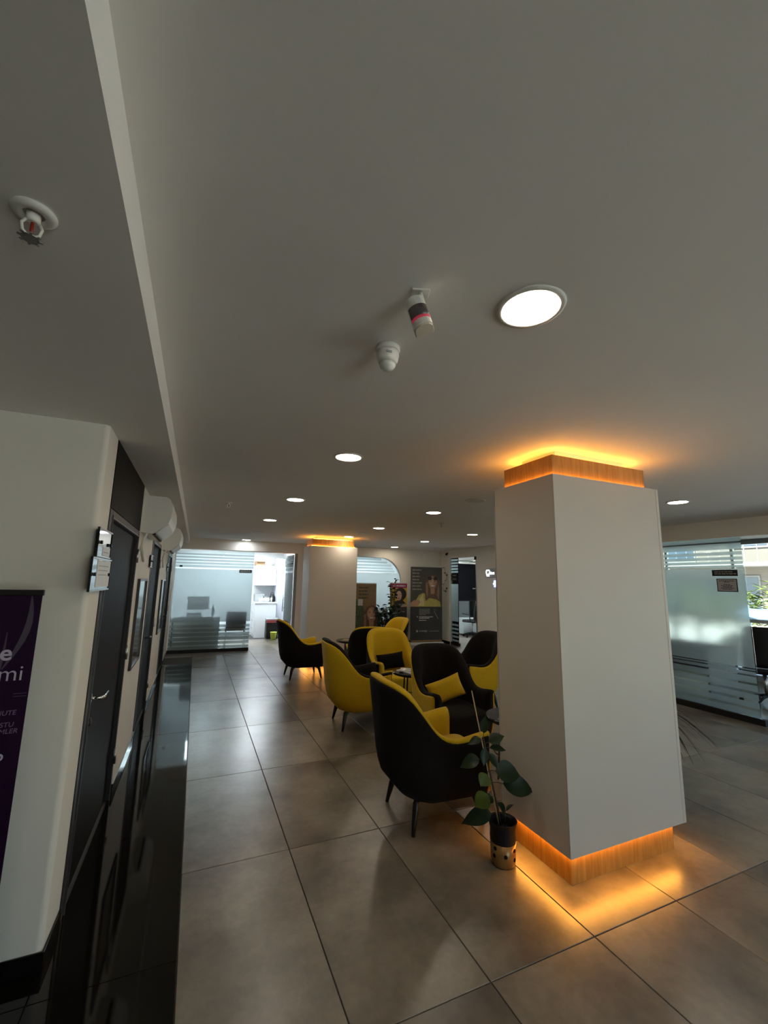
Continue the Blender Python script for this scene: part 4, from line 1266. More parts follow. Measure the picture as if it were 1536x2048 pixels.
def banner(x, y, rz, w, h, label, draw):
    t = thing('banner_stand', label, 'banner', (x, y, 0), R(rz))
    b = MB(); b.box(-w / 2 - 0.015, w / 2 + 0.015, -0.07, 0.09, 0.0008, 0.075, 0.008); b.build('base_cassette', mat('satin_aluminium', (0.62, 0.61, 0.58), 0.45, noise=0.04), t)
    b = MB(); b.box(-w / 2, w / 2, -0.008, 0.008, h - 0.012, h + 0.014, 0.002); b.build('top_rail', MATS['satin_aluminium'], t)
    MB().tube([(0, 0.02, 0.07), (0, 0.02, h)], 0.009, 8).build('pole', M_STEEL, t)
    MB().box(-w / 2, w / 2, 0.0, 0.003, 0.07, h - 0.012).build('sheet', M_PAPER, t)
    p_ = MB(); draw(p_, w, h); p_.build('print', None, t)
    return t
def draw_main(m, w, h):
    a = w / 2
    zm = 0.99
    flat(m, [(-a, 0.07), (a, 0.07), (a, zm), (-a, zm)], 0.001, K_DARK)
    flat(m, [(-a, zm), (a, zm), (a, h - 0.012), (-a, h - 0.012)], 0.001, K_BROWN)
    flat(m, [(-a + .02, 0.08), (a - .02, 0.08), (a - .02, 0.13), (-a + .02, 0.13)], 0.0012, K_WOOD)
    # blouse and arm
    flat(m, [(-.36, zm), (-.33, zm + .13), (-.22, zm + .30), (-.10, zm + .36), (.10, zm + .30), (.28, zm + .30), (.38, zm + .22), (.42, zm)], 0.0013, K_SHIRT)
    flat(m, [(-.22, zm + .02), (-.20, zm + .22), (-.10, zm + .33), (-.06, zm + .02)], 0.0015, K_SHIRTL)
    flat(m, [(-a, zm), (-a, zm + .10), (-.36, zm + .17), (-.20, zm + .17), (-.18, zm + .10), (-.30, zm)], 0.0016, K_SKIN)
    smiling_woman(m, .18, zm + .46, .33, 0.0018)
    # dark glasses pushed up over the forehead
    for q in (-1, 1): flat(m, ellipse(.18 + q * .085, zm + .46 + .29, .062, .052, 16), 0.0030, K_HAIRD)
    flat(m, [(.14, zm + .745), (.22, zm + .745), (.22, zm + .757), (.14, zm + .757)], 0.0030, K_HAIRD)
    bars(m, -a + .05, h - .08, (.26, .20, .22, .19, .28, .24, .27), .030, .055, 0.0014, K_TXT)
    bars(m, -.21, .935, (.31, .31, .31, .32, .20), .016, .020, 0.0014, K_TXT)
    bars(m, -.21, .735, (.40, .30), .020, .016, 0.0014, K_TXTW)
    bars(m, -.21, .645, (.20,), .020, .016, 0.0014, K_TXTW)
    flat(m, ellipse(-.26, .73, .016, .016, 10), 0.0014, K_TXTW)
    pts = [(.20 + .10 * k / 6, .90 + .025 * math.sin(k * 1.7)) for k in range(7)]
    for (xa, za), (xb, zb3) in zip(pts[:-1], pts[1:]):
        flat(m, [(xa, za), (xb, zb3), (xb, zb3 + .008), (xa, za + .008)], 0.0014, K_TXT)
    for k in range(4):
        flat(m, [(.22 + .03 * k, .87 - .05 * k), (.235 + .03 * k, .87 - .05 * k), (.255 + .03 * k, .82 - .05 * k), (.24 + .03 * k, .82 - .05 * k)], 0.0014, K_TXT)
    for k in range(8):
        a_ = 2 * PI * k / 8
        flat(m, ellipse(-.265 + .020 * math.cos(a_), .36 + .020 * math.sin(a_), .011, .008, 10), 0.0014 + .00003 * k, K_TXTW)
    bars(m, .10, .362, (.27,), .014, .01, 0.0014, K_TXT)
    flat(m, [(.075, .34), (.079, .34), (.079, .38), (.075, .38)], 0.0014, K_TXT)
bmain = banner(5.70, 10.10, -6, 0.92, 2.05, 'tall grey roll up banner with a smiling woman in yellow, left of the far doorway', draw_main)
lettering('lettering', 'invisalign', 0.066, K_TXTW, bmain, FT(-.205, .345, 0.0022), 'LEFT', 0, 0.0003)
def draw_small(m, w, h):
    a = w / 2
    flat(m, [(-a, 0.07), (a, 0.07), (a, .98), (-a, .98)], 0.001, K_HAIRD)
    flat(m, [(-a, .98), (a, .98), (a, h - .13), (-a, h - .13)], 0.001, K_YEL)
    flat(m, [(-a, h - .13), (a, h - .13), (a, h - .012), (-a, h - .012)], 0.001, K_MAG)
    bars(m, -.16, h - .055, (.36,), .035, .02, 0.0013, K_TXTW)
    cx, cz, s = .04, 1.14, .23
    flat(m, ellipse(cx + .02, cz + .17, .17, .17, 20), 0.0012, K_HAIRD)
    flat(m, [(cx - .20, .98), (cx - .16, cz - .04), (cx - .04, cz + .02), (cx + .08, cz + .02), (cx + .16, cz - .06), (cx + .20, .98)], 0.0013, K_HAIRD)
    flat(m, [(cx + .02, .98), (cx + .06, cz - .10), (cx + .15, cz - .08), (cx + .22, .98)], 0.0014, K_SKINL)
    flat(m, ellipse(cx - .03, cz + .13, .085, .125, 20), 0.0016, K_SKINL)
    for q in (-1, 1): flat(m, ellipse(cx - .03 + q * .035, cz + .16, .016, .008, 10), 0.0018, K_HAIRD)
    flat(m, [(cx - .065, cz + .07), (cx + .005, cz + .07), (cx - .01, cz + .045), (cx - .05, cz + .045)], 0.0018, K_LIP)
    bars(m, -.14, .86, (.10,), .02, .02, 0.0013, K_TXT); bars(m, .02, .86, (.17,), .02, .02, 0.0013, K_TXT)
banner(4.96, 10.29, 0, 0.50, 1.60, 'narrow banner with magenta top and a portrait on yellow, behind the climbing plant', draw_small)
def draw_left(m, w, h):
    a = w / 2
    flat(m, [(-a, 0.07), (a, 0.07), (a, h - .012), (-a, h - .012)], 0.001, K_WOOD)
    flat(m, [(-a, .35), (.12, .35), (.05, .9), (-.05, 1.18), (-a, 1.18)], 0.0012, K_GRN)
    flat(m, [(-.13, 1.02), (0, 1.02), (0, 1.18), (-.13, 1.18)], 0.0013, K_TXTW)
    flat(m, [(-.15, .07), (-.10, .30), (.05, .44), (.28, .42), (a, .36), (a, .07)], 0.0014, K_SHIRTL)
    smiling_woman(m, .25, .62, .34, 0.0018)
    bars(m, -.12, h - .09, (.28, .24, .28, .26), .035, .05, 0.0014, K_BROWN)
banner(3.92, 10.22, 0, 0.74, 1.575, 'wood brown banner with a laughing woman peeking out behind the far column', draw_left)

# ------------------------------------------------------------------ plants by the far banners
def bush(x, y, pot_r, pot_h, label, nst, hgt, spread, leafL, leafW, seed, bare=0.0):
    rnd = random.Random(seed)
    t = thing('potted_plant', label, 'plant', (x, y, 0))
    MB().lathe([(pot_r * .75, 0.0006), (pot_r, pot_h), (pot_r * .93, pot_h), (pot_r * .85, pot_h * .4)], 24, cap1=False).build('pot', M_BLACKPL, t)
    MB().lathe([(pot_r * .86, pot_h * .80), (pot_r * .90, pot_h * .9)], 20).build('soil', M_SOIL, t)
    sm = MB()
    base_me = [leaf_mesh(leafL * k, leafW * k, droop=.5, n=5).mesh('leaf', M_LEAF) for k in (0.8, 1.0, 1.2)]
    for i in range(nst):
        a = 2 * PI * i / nst + rnd.uniform(-.3, .3)
        tip = Vector((spread * rnd.uniform(.25, 1) * math.cos(a), spread * rnd.uniform(.25, 1) * math.sin(a), hgt * rnd.uniform(.75, 1)))
        b0 = Vector((pot_r * .4 * math.cos(a), pot_r * .4 * math.sin(a), pot_h * .85))
        pts = [b0.lerp(tip, s) + Vector((0, 0, .10 * hgt * math.sin(PI * s))) for s in (0, .25, .5, .75, 1)]
        sm.tube(pts, [.008, .007, .006, .005, .003], 5)
        for k in range(9):
            s = max(bare, .22) + (1 - max(bare, .22)) * k / 8
            q = min(int(s * 4), 3)
            p0 = pts[q].lerp(pts[q + 1], s * 4 - q)
            az, el = rnd.uniform(0, 360), rnd.uniform(-20, 55)
            o = bpy.data.objects.new('leaf', base_me[rnd.randrange(3)]); C.objects.link(o); o.parent = t
            d = (math.cos(R(az)) * math.cos(R(el)), math.sin(R(az)) * math.cos(R(el)), math.sin(R(el)))
            o.matrix_local = aim(p0, d, roll=rnd.uniform(-.6, .6))
    sm.build('stem', M_STEM, t)
    return t
bush(4.36, 9.72, .17, .28, 'bushy dark leaved plant between the two far armchairs and the laughing woman banner', 24, 1.06, .40, .13, .040, 3)
bush(4.66, 10.02, .11, .26, 'tall slim climbing plant before the magenta topped banner', 8, 1.70, .10, .095, .032, 5, .35)
# trailing vine beside the far right doorway
t = thing('hanging_vine', 'thin trailing vine on the wall end beside the tall grey banner', 'plant', (XR - .07, 10.16, 1.75))
vm = MB()
vp = [(0.0, 0.09, .30), (-.02, .02, .16), (.0, -.06, .10), (-.02, -.02, -.05), (-.01, .10, -.15), (-.03, .14, -.28), (-.02, .02, -.34), (-.02, -.10, -.26)]
vm.tube(vp, .004, 6); vm.build('stem', M_STEM, t)
lm = leaf_mesh(.075, .026, droop=.4, n=5).mesh('leaf', M_LEAF)
for k, p_ in enumerate(vp):
    for q in range(2):
        o = bpy.data.objects.new('leaf', lm); C.objects.link(o); o.parent = t
        az = k * 77 + q * 160
        o.matrix_local = aim(p_, (-abs(math.cos(R(az))) - .2, math.sin(R(az)), .2 - .4 * q))
# small camera on the wall end
t = thing('security_camera', 'small black security camera under the ceiling over the far wall end', 'camera', (XR - .0505, 10.12, 2.44))
MB().lathe([(.028, 0), (.028, .012)], 16, Matrix.Rotation(R(-90), 4, 'Y')).build('mount', M_BLACKPL, t)
cmb = MB(); cmb.tube([(-.012, 0, 0), (-.04, 0, -.012)], .008, 8); cmb.tube([(-.03, .02, -.02), (-.07, -.05, -.035)], .026, 12); cmb.build('housing', M_BLACKPL, t)
# glowing tooth sign and snowflake
t = thing('wall_sign', 'small glowing tooth sign on the wall left of the near column', 'sign', (XR - .0505, 8.10, 1.88))
MB().box(-.02, -.0004, -.30, .28, -.11, .11, .003).build('plate', mat('sign_grey', (0.35, 0.36, 0.36), .5, noise=.04), t)
tt = MB()
ol = [(.0, .055), (.035, .072), (.062, .05), (.060, .0), (.045, -.045), (.032, -.078), (.018, -.06), (.008, -.025), (-.008, -.025), (-.018, -.06), (-.032, -.078), (-.045, -.045), (-.060, .0), (-.062, .05), (-.035, .072), (.0, .055)]
tt.tube([(-.026, .20 - a, b_) for a, b_ in ol], .006, 6)
tt.build('tooth_outline', M_NEONW, t)
lettering('lettering', 'dent', .085, M_NEONW, t, frame((-.022, .125, -.03), (0, -1, 0), (0, 0, 1)), 'LEFT', 0, .002, .002)
t = thing('wall_sign', 'small blue white glowing snowflake sign under the tooth sign', 'sign', (XR - .0505, 8.05, 1.63))
sf = MB()
for k in range(6):
    a = PI * k / 3
    c_, s_ = math.cos(a), math.sin(a)
    sf.tube([(-.012, 0, 0), (-.012, .085 * c_, .085 * s_)], .006, 6)
    for q in (-1, 1):
        b_ = a + q * .8
        sf.tube([(-.012, .05 * c_, .05 * s_), (-.012, .05 * c_ + .03 * math.cos(b_), .05 * s_ + .03 * math.sin(b_))], .005, 6)
sf.build('snowflake', M_NEONB, t)
MB().lathe([(.02, 0), (.02, .008)], 16, Matrix.Rotation(R(-90), 4, 'Y')).build('mount', M_WHITEPL, t)

# ------------------------------------------------------------------ left room behind the glass
M_DESK = mat('desk_grey', (0.62, 0.64, 0.62), .45, noise=.06, scale=6)
t = thing('desk', 'grey panelled desk behind the left glass partition', 'desk', (.10, 11.35, 0))
MB().box(-.50, .50, -.34, .34, .70, .735, .004).build('worktop', M_LACQ, t)
MB().box(-.48, .48, -.33, -.305, .0006, .6995, .003).build('front_panel', M_DESK, t)
MB().box(-.50, -.48, -.33, .33, .0006, .6995).build('side_panel', M_DESK, t)
MB().box(.48, .50, -.33, .33, .0006, .6995).build('side_panel', M_DESK, t)
t = thing('low_cabinet', 'low grey cabinet left of the glass office desk', 'cabinet', (-.50, 11.30, 0))
MB().box(-.085, .085, -.30, .30, .0006, .68, .003).build('body', M_DESK, t)
MB().box(-.08, .08, -.312, -.3005, .02, .66, .002).build('door', M_DESK, t)
t = thing('monitor', 'grey computer monitor seen from behind on the glass office desk', 'monitor', (.10, 11.38, .7355), R(6))
MB().box(-.24, .24, -.02, .02, .14, .46, .006).build('screen_back', mat('monitor_grey', (.20, .21, .21), .4, noise=.05), t)
MB().tube([(0, .0, .004), (0, -.012, .16)], .018, 8).build('neck', M_GREYPL, t)
MB().lathe([(.11, .0004), (.11, .010), (.05, .016)], 24).build('foot', M_GREYPL, t)
t = thing('bottle', 'slim bottle standing right of the monitor in the glass office', 'bottle', (.44, 11.25, .7355))
MB().lathe([(.03, .0004), (.032, .02), (.032, .17), (.013, .215), (.012, .25)], 16).build('body', mat('bottle_grey', (.16, .20, .20), .2, noise=.1), t)
MB().lathe([(.014, .2505), (.014, .285)], 12).build('cap', M_GREYPL, t)
t = thing('document_tray', 'low white document tray on the glass office desk before the monitor', 'tray', (.02, 11.12, .7355))
m = MB(); m.box(-.16, .16, -.07, .10, .0004, .006); m.box(-.16, .16, .094, .10, .006, .075); m.box(-.16, -.154, -.07, .094, .006, .06); m.box(.154, .16, -.07, .094, .006, .06); m.build('body', M_GREYPL, t)
MB().box(-.13, .13, -.06, .085, .0065, .03).build('papers', M_PAPER, t)
t = thing('desk_phone', 'white desk telephone on the low cabinet in the glass office', 'telephone', (-.50, 11.25, .6805))
m = MB(); m.prism([(-.09, .0004), (.09, .0004), (.09, .07), (-.09, .03)], -.075, .075, Matrix(((0, 0, 1, 0), (1, 0, 0, 0), (0, 1, 0, 0), (0, 0, 0, 1)))); m.build('body', M_WHITEPL, t)
m = MB(); m.tube([(-.04, -.09, .07), (-.04, -.04, .085), (-.04, .05, .10), (-.04, .10, .09)], [.02, .014, .014, .02], 8); m.build('handset', M_GREYPL, t)

def office_chair(x, y, deg, label, m, slim=False):
    t = thing('visitor_chair', label, 'chair', (x, y, 0), R(deg))
    MB().box(-.23, .23, -.22, .23, .42, .48, .02).build('seat', m, t)
    b = MB(); b.box(-.225, .225, -.025, .025, 0, .40, .018, Matrix.Translation((0, .23, .47)) @ Matrix.Rotation(R(-10), 4, 'X')); b.build('backrest', m, t)
    for sx in (-1, 1):
        MB().tube([(sx * .21, -.18, .42), (sx * .22, -.21, .0006)], .012, 8).build('leg', M_CHROME, t)
        MB().tube([(sx * .21, .20, .42), (sx * .22, .26, .0006)], .012, 8).build('leg', M_CHROME, t)
    return t
office_chair(.96, 11.05, 178, 'grey visitor chair behind the left frosted glass', M_GREYFAB)

def cabinet(name, label, x, y, w, d, z0, z1, doors, m, face=-1, drawers=0):
    t = thing(name, label, 'cabinet', (x, y, 0))
    MB().box(-w / 2, w / 2, -d / 2, d / 2, z0, z1, .002).build('body', m, t)
    for k in range(doors):
        dw = w / doors
        dr = MB().box(-w / 2 + k * dw + .003, -w / 2 + (k + 1) * dw - .003, -d / 2 - .020, -d / 2 - .0005, z0 + .003, z1 - .003, .002).build('door', m, t)
        h = MB(); xx = -w / 2 + k * dw + (dw - .05 if k == 0 else .05)
        zc_ = z0 + .06 if z0 > 1 else z1 - .12
        h.tube([(xx, -d / 2 - .021, zc_), (xx, -d / 2 - .04, zc_), (xx, -d / 2 - .04, zc_ + .10), (xx, -d / 2 - .021, zc_ + .10)], .004, 6)
        h.build('handle', M_STEEL, dr)
    for k in range(drawers):
        dz = (z1 - z0 - .08) / drawers
        dr = MB().box(-w / 2 - .020, -w / 2 - .0005, -d / 2 + .003, d / 2 - .003, z0 + .08 + k * dz + .003, z0 + .08 + (k + 1) * dz - .003, .002).build('drawer', m, t)
        h = MB(); zc_ = z0 + .08 + (k + .75) * dz
        h.tube([(-w / 2 - .021, -.08, zc_), (-w / 2 - .045, -.08, zc_), (-w / 2 - .045, .08, zc_), (-w / 2 - .021, .08, zc_)], .005, 6)
        h.build('handle', M_STEEL, dr)
    return t
cabinet('base_cabinet', 'white base cabinet with drawers carrying the counter in the left room', 1.90, 13.05, .58, .78, .0006, .945, 0, M_LACQ, drawers=4)
t = thing('countertop', 'white worktop cluttered with packaging in the left room', 'worktop', (1.90, 13.05, .9455))
MB().box(-.31, .30, -.41, .39, 0, .03, .004).build('slab', M_LACQ, t)
cabinet('wall_cabinet', 'white wall cabinet with two doors over the cluttered worktop', 1.90, 13.22, .60, .36, 1.45, 2.03, 2, M_LACQ)
cabinet('tall_cabinet', 'tall pale cabinet right of the worktop in the left room', 2.32, 13.10, .22, .66, .0006, 2.0, 1, mat('lavender_lacquer', (.62, .63, .70), .35, noise=.03))
t = thing('storage_box', 'white box stored on top of the tall pale cabinet', 'box', (2.30, 13.02, 2.0005))
MB().box(-.12, .12, -.16, .16, 0, .22, .006).build('body', M_WHITEPL, t)
MB().box(-.125, .125, -.165, .165, .2205, .25, .004).build('lid', M_WHITEPL, t)
t = thing('cardboard_box', 'open brown carton on top of the white wall cabinet', 'box', (1.72, 13.2, 2.0305), R(8))
m = MB(); m.box(-.13, .13, -.11, .11, 0, .004); m.box(-.13, .13, -.11, -.106, .004, .13); m.box(-.13, .13, .106, .11, .004, .13); m.box(-.13, -.126, -.106, .106, .004, .13); m.box(.126, .13, -.106, .106, .004, .13)
m.build('body', mat('cardboard', (.36, .24, .13), .7, noise=.1), t)
m = MB(); m.box(-.13, .13, -.20, -.11, .128, .131, 0, Matrix.Rotation(R(6), 4, 'X')); m.build('flap', MATS['cardboard'], t)
t = thing('rolled_poster', 'pale paper roll lying beside the carton on the wall cabinet', 'roll', (2.02, 13.12, 2.0305), R(30))
m = MB(); m.tube([(-.13, 0, .045), (.13, 0, .045)], .044, 16); m.build('roll', M_PAPER, t)
MB().tube([(.04, 0, .045), (.055, 0, .045)], .0452, 16).build('band', M_GREYPL, t)
t = thing('microwave', 'grey fronted small appliance standing on the left of the worktop', 'appliance', (1.76, 13.2, .976))
MB().box(-.14, .14, -.12, .12, .0004, .22, .008).build('casing', M_GREYPL, t)
MB().box(-.12, .07, -.126, -.1205, .03, .19, .002).build('door', mat('steel_grey', (.32, .34, .34), .3, noise=.05), t)
MB().lathe([(.016, 0), (.016, .012)], 14, Matrix.Translation((.105, -.1204, .14)) @ Matrix.Rotation(R(90), 4, 'X')).build('knob', M_BLACKPL, t)
t = thing('black_bag', 'black bag at the right end of the worktop', 'bag', (2.11, 12.98, .976))
m = MB(); m.lathe([(.075, .0006), (.088, .05), (.085, .15), (.06, .20), (.03, .215)], 16); m.build('body', M_BLACKPL, t)
m = MB(); m.tube([(-.05, 0, .19), (-.04, 0, .26), (.04, 0, .26), (.05, 0, .19)], .008, 6); m.build('strap', M_BLACKPL, t)
rnd = random.Random(11)
LB = ['leftmost', 'second', 'third', 'middle', 'fifth', 'sixth', 'rightmost']
for k in range(7):
    x = 1.72 + .055 * k
    t = thing('paper_cup', LB[k] + ' of the white cups and wrappers strewn along the worktop edge', 'cup', (x, 12.74 + .03 * (k % 3) + .05 * (k % 2), .976), rnd.uniform(0, 6), 'cups strewn on the worktop')
    hgt = rnd.uniform(.07, .14)
    m = MB(); m.lathe([(.020, .0006), (.027, hgt), (.024, hgt), (.018, .008)], 14, cap1=False); m.build('cup', M_PAPER, t)
    m = MB(); m.tube([(.01, 0, .012), (.02, .008, hgt + .05)], .0025, 5); m.build('stirrer', M_WHITEPL, t)
# bins
t = thing('waste_bin', 'tall black waste bin with red rimmed liner beside the counter', 'bin', (2.05, 12.45, 0))
m = MB(); m.box(-.16, .16, -.14, .14, .0006, .50, .02); m.build('body', M_BLACKPL, t)
m = MB(); m.box(-.165, .165, -.145, .145, .5005, .555, .012); m.build('lid', M_GREYPL, t)
m = MB(); m.box(-.168, .10, -.150, -.1455, .44, .515, .002); m.build('liner', mat('red_liner', (.30, .05, .05), .5, noise=.2), t)
t = thing('waste_bin', 'small lime yellow bin in front of the tall black bin', 'bin', (2.07, 12.17, 0))
m = MB(); m.lathe([(.065, .0006), (.085, .19), (.090, .20), (.082, .20), (.062, .012)], 20, cap1=False); m.build('body', mat('lime_plastic', (.42, .46, .06), .45, noise=.05), t)
m = MB(); m.lathe([(.089, .196), (.093, .200), (.090, .207), (.084, .200)], 20, cap0=False, cap1=False); m.build('rim', MATS['lime_plastic'], t)
# behind the rounded glass
office_chair(5.05, 11.5, 10, 'grey seat blurred behind the right half of the rounded glass', M_GREYFAB)
t = thing('sofa', 'grey sofa blurred behind the rounded glass', 'sofa', (4.75, 12.35, 0))
MB().box(-.60, .60, -.36, .36, .06, .42, .04).build('seat', M_GREYFAB, t)
MB().box(-.60, .60, .20, .42, .4205, .86, .05).build('backrest', M_GREYFAB, t)
for s in (-1, 1): MB().box(s * .68 - .075, s * .68 + .075, -.36, .42, .06, .60, .03).build('armrest', M_GREYFAB, t)
for sx in (-1, 1):
    for sy in (-.3, .35): MB().tube([(sx * .6, sy, .0006), (sx * .6, sy, .06)], .018, 8).build('leg', M_BLACKMETAL, t)

# ------------------------------------------------------------------ far right room
t = thing('roller_blind', 'black roller blind half lowered over the window in the far right room', 'blind', (8.35, 11.98, 0))
MB().box(-.78, .78, -.012, -.010, 1.06, 2.27).build('fabric', mat('blind_black', (.005, .005, .006), .8, spec=.03, noise=.2), t)
MB().tube([(-.80, 0, 2.30), (.80, 0, 2.30)], .035, 14).build('roller', M_WHITEPL, t)
MB().box(-.78, .78, -.018, -.004, 1.04, 1.06, .003).build('bottom_bar', M_BLACKPL, t)
def swivel(x, y, deg, label):
    t = thing('office_chair', label, 'chair', (x, y, 0), R(deg))
    MB().box(-.24, .24, -.24, .24, .44, .52, .03).build('seat', M_BLACKPL, t)
    rows = []
    for i in range(11):
        z = .54 + .56 * i / 10
        hw = .23 * (1 - .25 * (i / 10) ** 2) * (1 if i < 10 else .8)
        row = []
        for j in range(7):
            v = -1 + j / 3
            row.append((v * hw, .24 + .05 * (i / 10) ** 2 - .05 * v * v, z))
        rows.append(row)
    m = MB(); m.grid(rows); back = [[(a, b_ + .045, c) for a, b_, c in r_] for r_ in rows]; m.grid(back)
    edge = [rows[i][0] for i in range(11)] + rows[10][1:] + [rows[i][6] for i in range(9, -1, -1)] + rows[0][5:0:-1]
    edge2 = [(a, b_ + .045, c) for a, b_, c in edge]
    m.grid([edge, edge2], closed_v=True)
    m.build('backrest', M_BLACKPL, t)
    for s in (-1, 1):
        MB().tube([(s * .25, .12, .46), (s * .30, .12, .50), (s * .30, .10, .68), (s * .30, -.16, .70)], .016, 8).build('armrest', M_BLACKPL, t)
    MB().tube([(0, 0, .12), (0, 0, .44)], .025, 10).build('gas_lift', M_STEEL, t)
    m = MB()
    for k in range(5):
        a = 2 * PI * k / 5
        m.tube([(0, 0, .13), (.15 * math.cos(a), .15 * math.sin(a), .11), (.29 * math.cos(a), .29 * math.sin(a), .07)], [.024, .018, .013], 8)
    m.build('star_base', M_BLACKPL, t)
    for k in range(5):
        a = 2 * PI * k / 5
        MB().lathe([(.012, -.012), (.028, -.010), (.028, .010), (.012, .012)], 14, Matrix.Translation((.29 * math.cos(a), .29 * math.sin(a), .0290)) @ Matrix.Rotation(a, 4, 'Z') @ Matrix.Rotation(R(90), 4, 'X')).build('caster', M_BLACKPL, t)
    return t
swivel(7.92, 11.15, 200, 'black office chair under the black blind in the far right room')
swivel(7.62, 3.62, 115, 'black office chair at the right edge behind the frosted partition')
t = thing('treatment_stool', 'white treatment unit with arm lamp beside the blind window in the far right room', 'stool', (8.46, 11.25, 0))
MB().lathe([(.20, .0006), (.20, .03), (.05, .06)], 20).build('base', M_WHITEPL, t)
MB().tube([(0, 0, .05), (0, 0, .80)], .03, 10).build('post', M_STEEL, t)
MB().tube([(0, 0, .78), (.10, -.05, 1.05), (-.14, -.05, 1.10)], .018, 8).build('arm', M_WHITEPL, t)
MB().lathe([(.04, 0), (.11, .03), (.115, .06)], 18, Matrix.Translation((-.16, -.05, 1.03))).build('lamp_head', M_WHITEPL, t)
MB().box(-.22, .22, -.16, .16, .80, .83, .008).build('tray', M_STEEL, t)
cabinet('drawer_unit', 'pale drawer unit at floor level under the blind window', 8.30, 11.72, .90, .36, .05, .52, 2, mat('pale_grey_lacquer', (.45, .50, .50), .4, noise=.03))

# right office: desk blurred by the frosted glass
t = thing('desk', 'dark topped desk blurred behind the right frosted glass', 'desk', (7.55, 4.85, 0))
MB().box(-.38, .38, -.75, .75, .70, .735, .004).build('worktop', M_BLACKPL, t)
for s in (-1, 1): MB().box(-.36, .36, s * .72 - .015, s * .72 + .015, .0006, .6995).build('side_panel', M_GREYPL, t)
MB().box(.30, .33, -.70, .70, .25, .6995).build('modesty_panel', M_GREYPL, t)

# ------------------------------------------------------------------ outside
M_ASPH = mat('paving', (.80, .765, .69), .8, noise=.2, scale=2)
struct(MB().box(9.6, 90, -60, 90, -.5, -.12).build('ground', M_ASPH))
struct(MB().box(-60, 9.6, 13.75, 90, -.5, -.12).build('ground_north', M_ASPH))
struct(MB().box(-60, 9.6, -60, -4.25, -.5, -.12).build('ground_south', M_ASPH))
M_FAC = mat('facade_cream', (.14, .125, .105), .8, noise=.08, scale=.8)
M_FACW = mat('facade_white', (.17, .165, .155), .8, noise=.06, scale=.8)
M_GLZ = mat('window_dark', (.06, .09, .12), .08, noise=.3, scale=.6)
t = thing('apartment_building', 'cream apartment building with balconies across the street', 'building', (24.0, 8.0, -.12))
MB().box(0, 8, -12, 16, 0, 14).build('wall', M_FAC, t)
for fl_i in range(4):
    z = 2.75 + 3.0 * fl_i
    MB().box(-1.3, -.001, -11, 15, z, z + .18).build('balcony_slab', M_FACW, t)
    rl = MB()
    rl.box(-1.30, -1.26, -11, 15, z + 1.05, z + 1.10)
    rl.build('railing', M_FACW, t)
    bb = MB()
    for k in range(int(26 / .5)):
        bb.box(-1.29, -1.27, -11 + k * .5, -10.97 + k * .5, z + .181, z + 1.049)
    bb.build('balusters', M_FACW, t)['kind'] = 'stuff'
    for k in range(8):
        y = -10.2 + 3.2 * k
        fr = MB().box(-.06, -.001, y, y + 1.6, z + .3 if k % 2 else z + .9, z + 2.4).build('window', M_FACW, t)
        MB().box(-.075, -.0605, y + .08, y + 1.52, z + .4 if k % 2 else z + 1.0, z + 2.32).build('pane', M_GLZ, fr)
for k in range(9):
    y = -11.4 + 2.9 * k
    fr = MB().box(-.06, -.001, y, y + 2.5, .5, 2.35).build('window', M_FACW, t)
    MB().box(-.075, -.0605, y + .08, y + 1.2, .6, 2.27).build('pane', M_GLZ, fr)
    MB().box(-.075, -.0605, y + 1.3, y + 2.42, .6, 2.27).build('pane', M_GLZ, fr)
t = thing('apartment_building', 'white building north of the clinic behind the blind window', 'building', (8.0, 28.0, -.12))
MB().box(-14, 12, 0, 8, 0, 12).build('wall', M_FACW, t)
for fl_i in range(3):
    for k in range(7):
        fr = MB().box(-12.6 + 3.4 * k, -11 + 3.4 * k, -.05, -.001, 1.2 + 3.2 * fl_i, 2.8 + 3.2 * fl_i).build('window', M_FAC, t)
        MB().box(-12.5 + 3.4 * k, -11.1 + 3.4 * k, -.07, -.0505, 1.3 + 3.2 * fl_i, 2.7 + 3.2 * fl_i).build('pane', M_GLZ, fr)
M_SUNLEAF = mat('sunlit_leaf', (.16, .20, .022), .5, noise=.5, scale=3, col2=(.05, .085, .012))
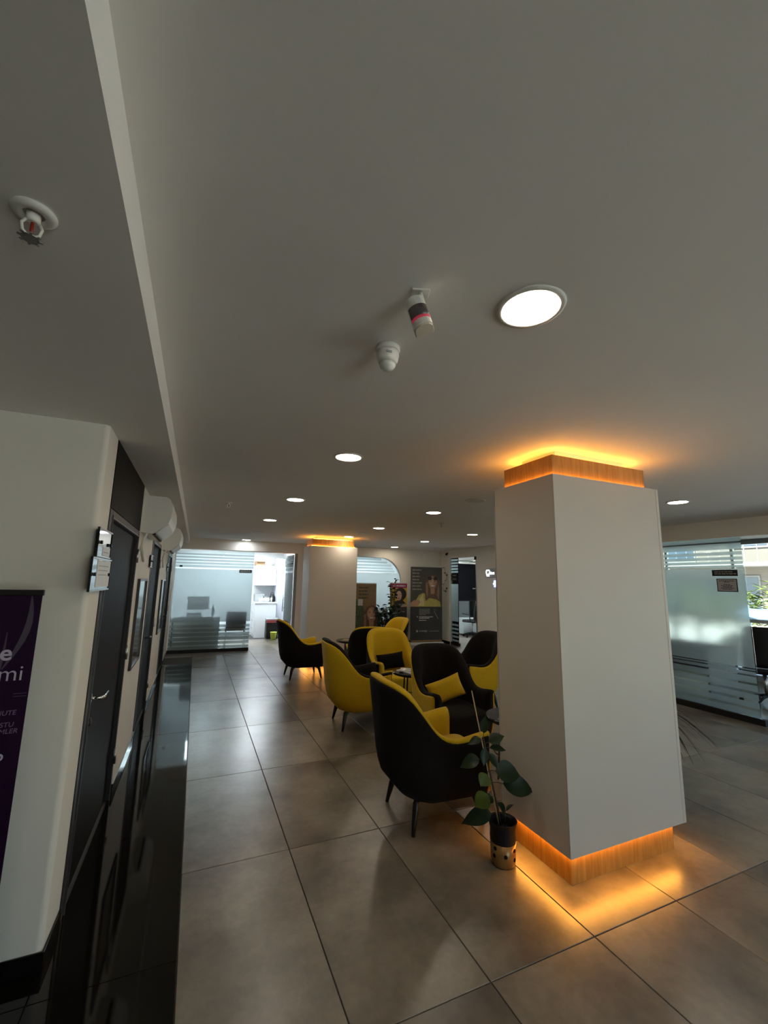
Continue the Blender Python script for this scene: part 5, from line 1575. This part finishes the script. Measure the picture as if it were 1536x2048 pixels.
def tree(x, y, h, r, label, seed, n=240):
    rnd = random.Random(seed)
    t = thing('garden_shrub', label, 'shrub', (x, y, -.12))
    MB().tube([(0, 0, 0), (.02, 0, h * .35), (0, .03, h * .6)], [.06, .05, .03], 8).build('trunk', M_STEM, t)
    m = MB()
    for k in range(n):
        a, b_ = rnd.uniform(0, 2 * PI), rnd.uniform(-.9, 1)
        rr_ = r * rnd.uniform(.35, 1) ** .6
        c = Vector((rr_ * math.cos(a) * math.sqrt(1 - b_ * b_), rr_ * math.sin(a) * math.sqrt(1 - b_ * b_), h * .62 + rr_ * b_ * .62 * h / (2 * r) * .9))
        d = Vector((math.cos(a), math.sin(a), rnd.uniform(-.4, .8))).normalized()
        s = d.cross(Vector((0, 0, 1))).normalized()
        L = rnd.uniform(.16, .30)
        m.poly([c, c + d * L * .5 + s * L * .22, c + d * L + Vector((0, 0, -.05)), c + d * L * .5 - s * L * .22])
    o = m.build('foliage', M_SUNLEAF, t)
    o['kind'] = 'stuff'
    return t
tree(12.3, 5.35, 2.15, .55, 'bright yellow green shrub outside, closest to the glass partition edge', 1)
tree(13.3, 6.75, 1.9, .50, 'sunlit shrub outside partly hidden by the frosted partition', 2)
tree(12.2, 3.9, 1.8, .50, 'sunlit shrub outside at the right edge of the picture', 3)
tree(11.3, 6.6, 2.0, .50, 'sunlit shrub outside whose blur fills the middle of the frosted partition', 8)
tree(11.6, 8.0, 1.9, .50, 'sunlit shrub outside behind the column edge', 9)
tree(10.3, 4.10, 1.05, .33, 'low shrub outside under the hand rail', 4)
tree(10.3, 5.15, .95, .33, 'low shrub outside behind the black office chair', 5)
tree(13.6, 8.6, 2.2, .8, 'large shrub outside behind the right office', 7)
t = thing('tarpaulin_barrier', 'blue tarpaulin fence outside in front of the sunlit shrubs', 'fence', (11.2, 5.0, -.12))
rows = []
for i in range(14):
    y = -2.1 + .2 * i
    rows.append([(.03 * math.sin(i * 1.7 + k), y, 1.05 + .10 * k + .03 * math.sin(i * .9)) for k in range(4)])
m = MB(); m.grid(rows); m.grid([[(a + .006, b_, c) for a, b_, c in r_] for r_ in rows])
m.build('tarpaulin', mat('blue_canvas', (.06, .30, .62), .5, noise=.5, scale=2.5, col2=(.5, .62, .7)), t)
for y in (-2.1, -.8, .5): MB().tube([(.05, y, 0), (.05, y, 1.40)], .022, 8).build('post', M_STEEL, t)
for z in (.35, .8): MB().tube([(.05, -2.1, z), (.05, .5, z)], .014, 6).build('rail', M_STEEL, t)
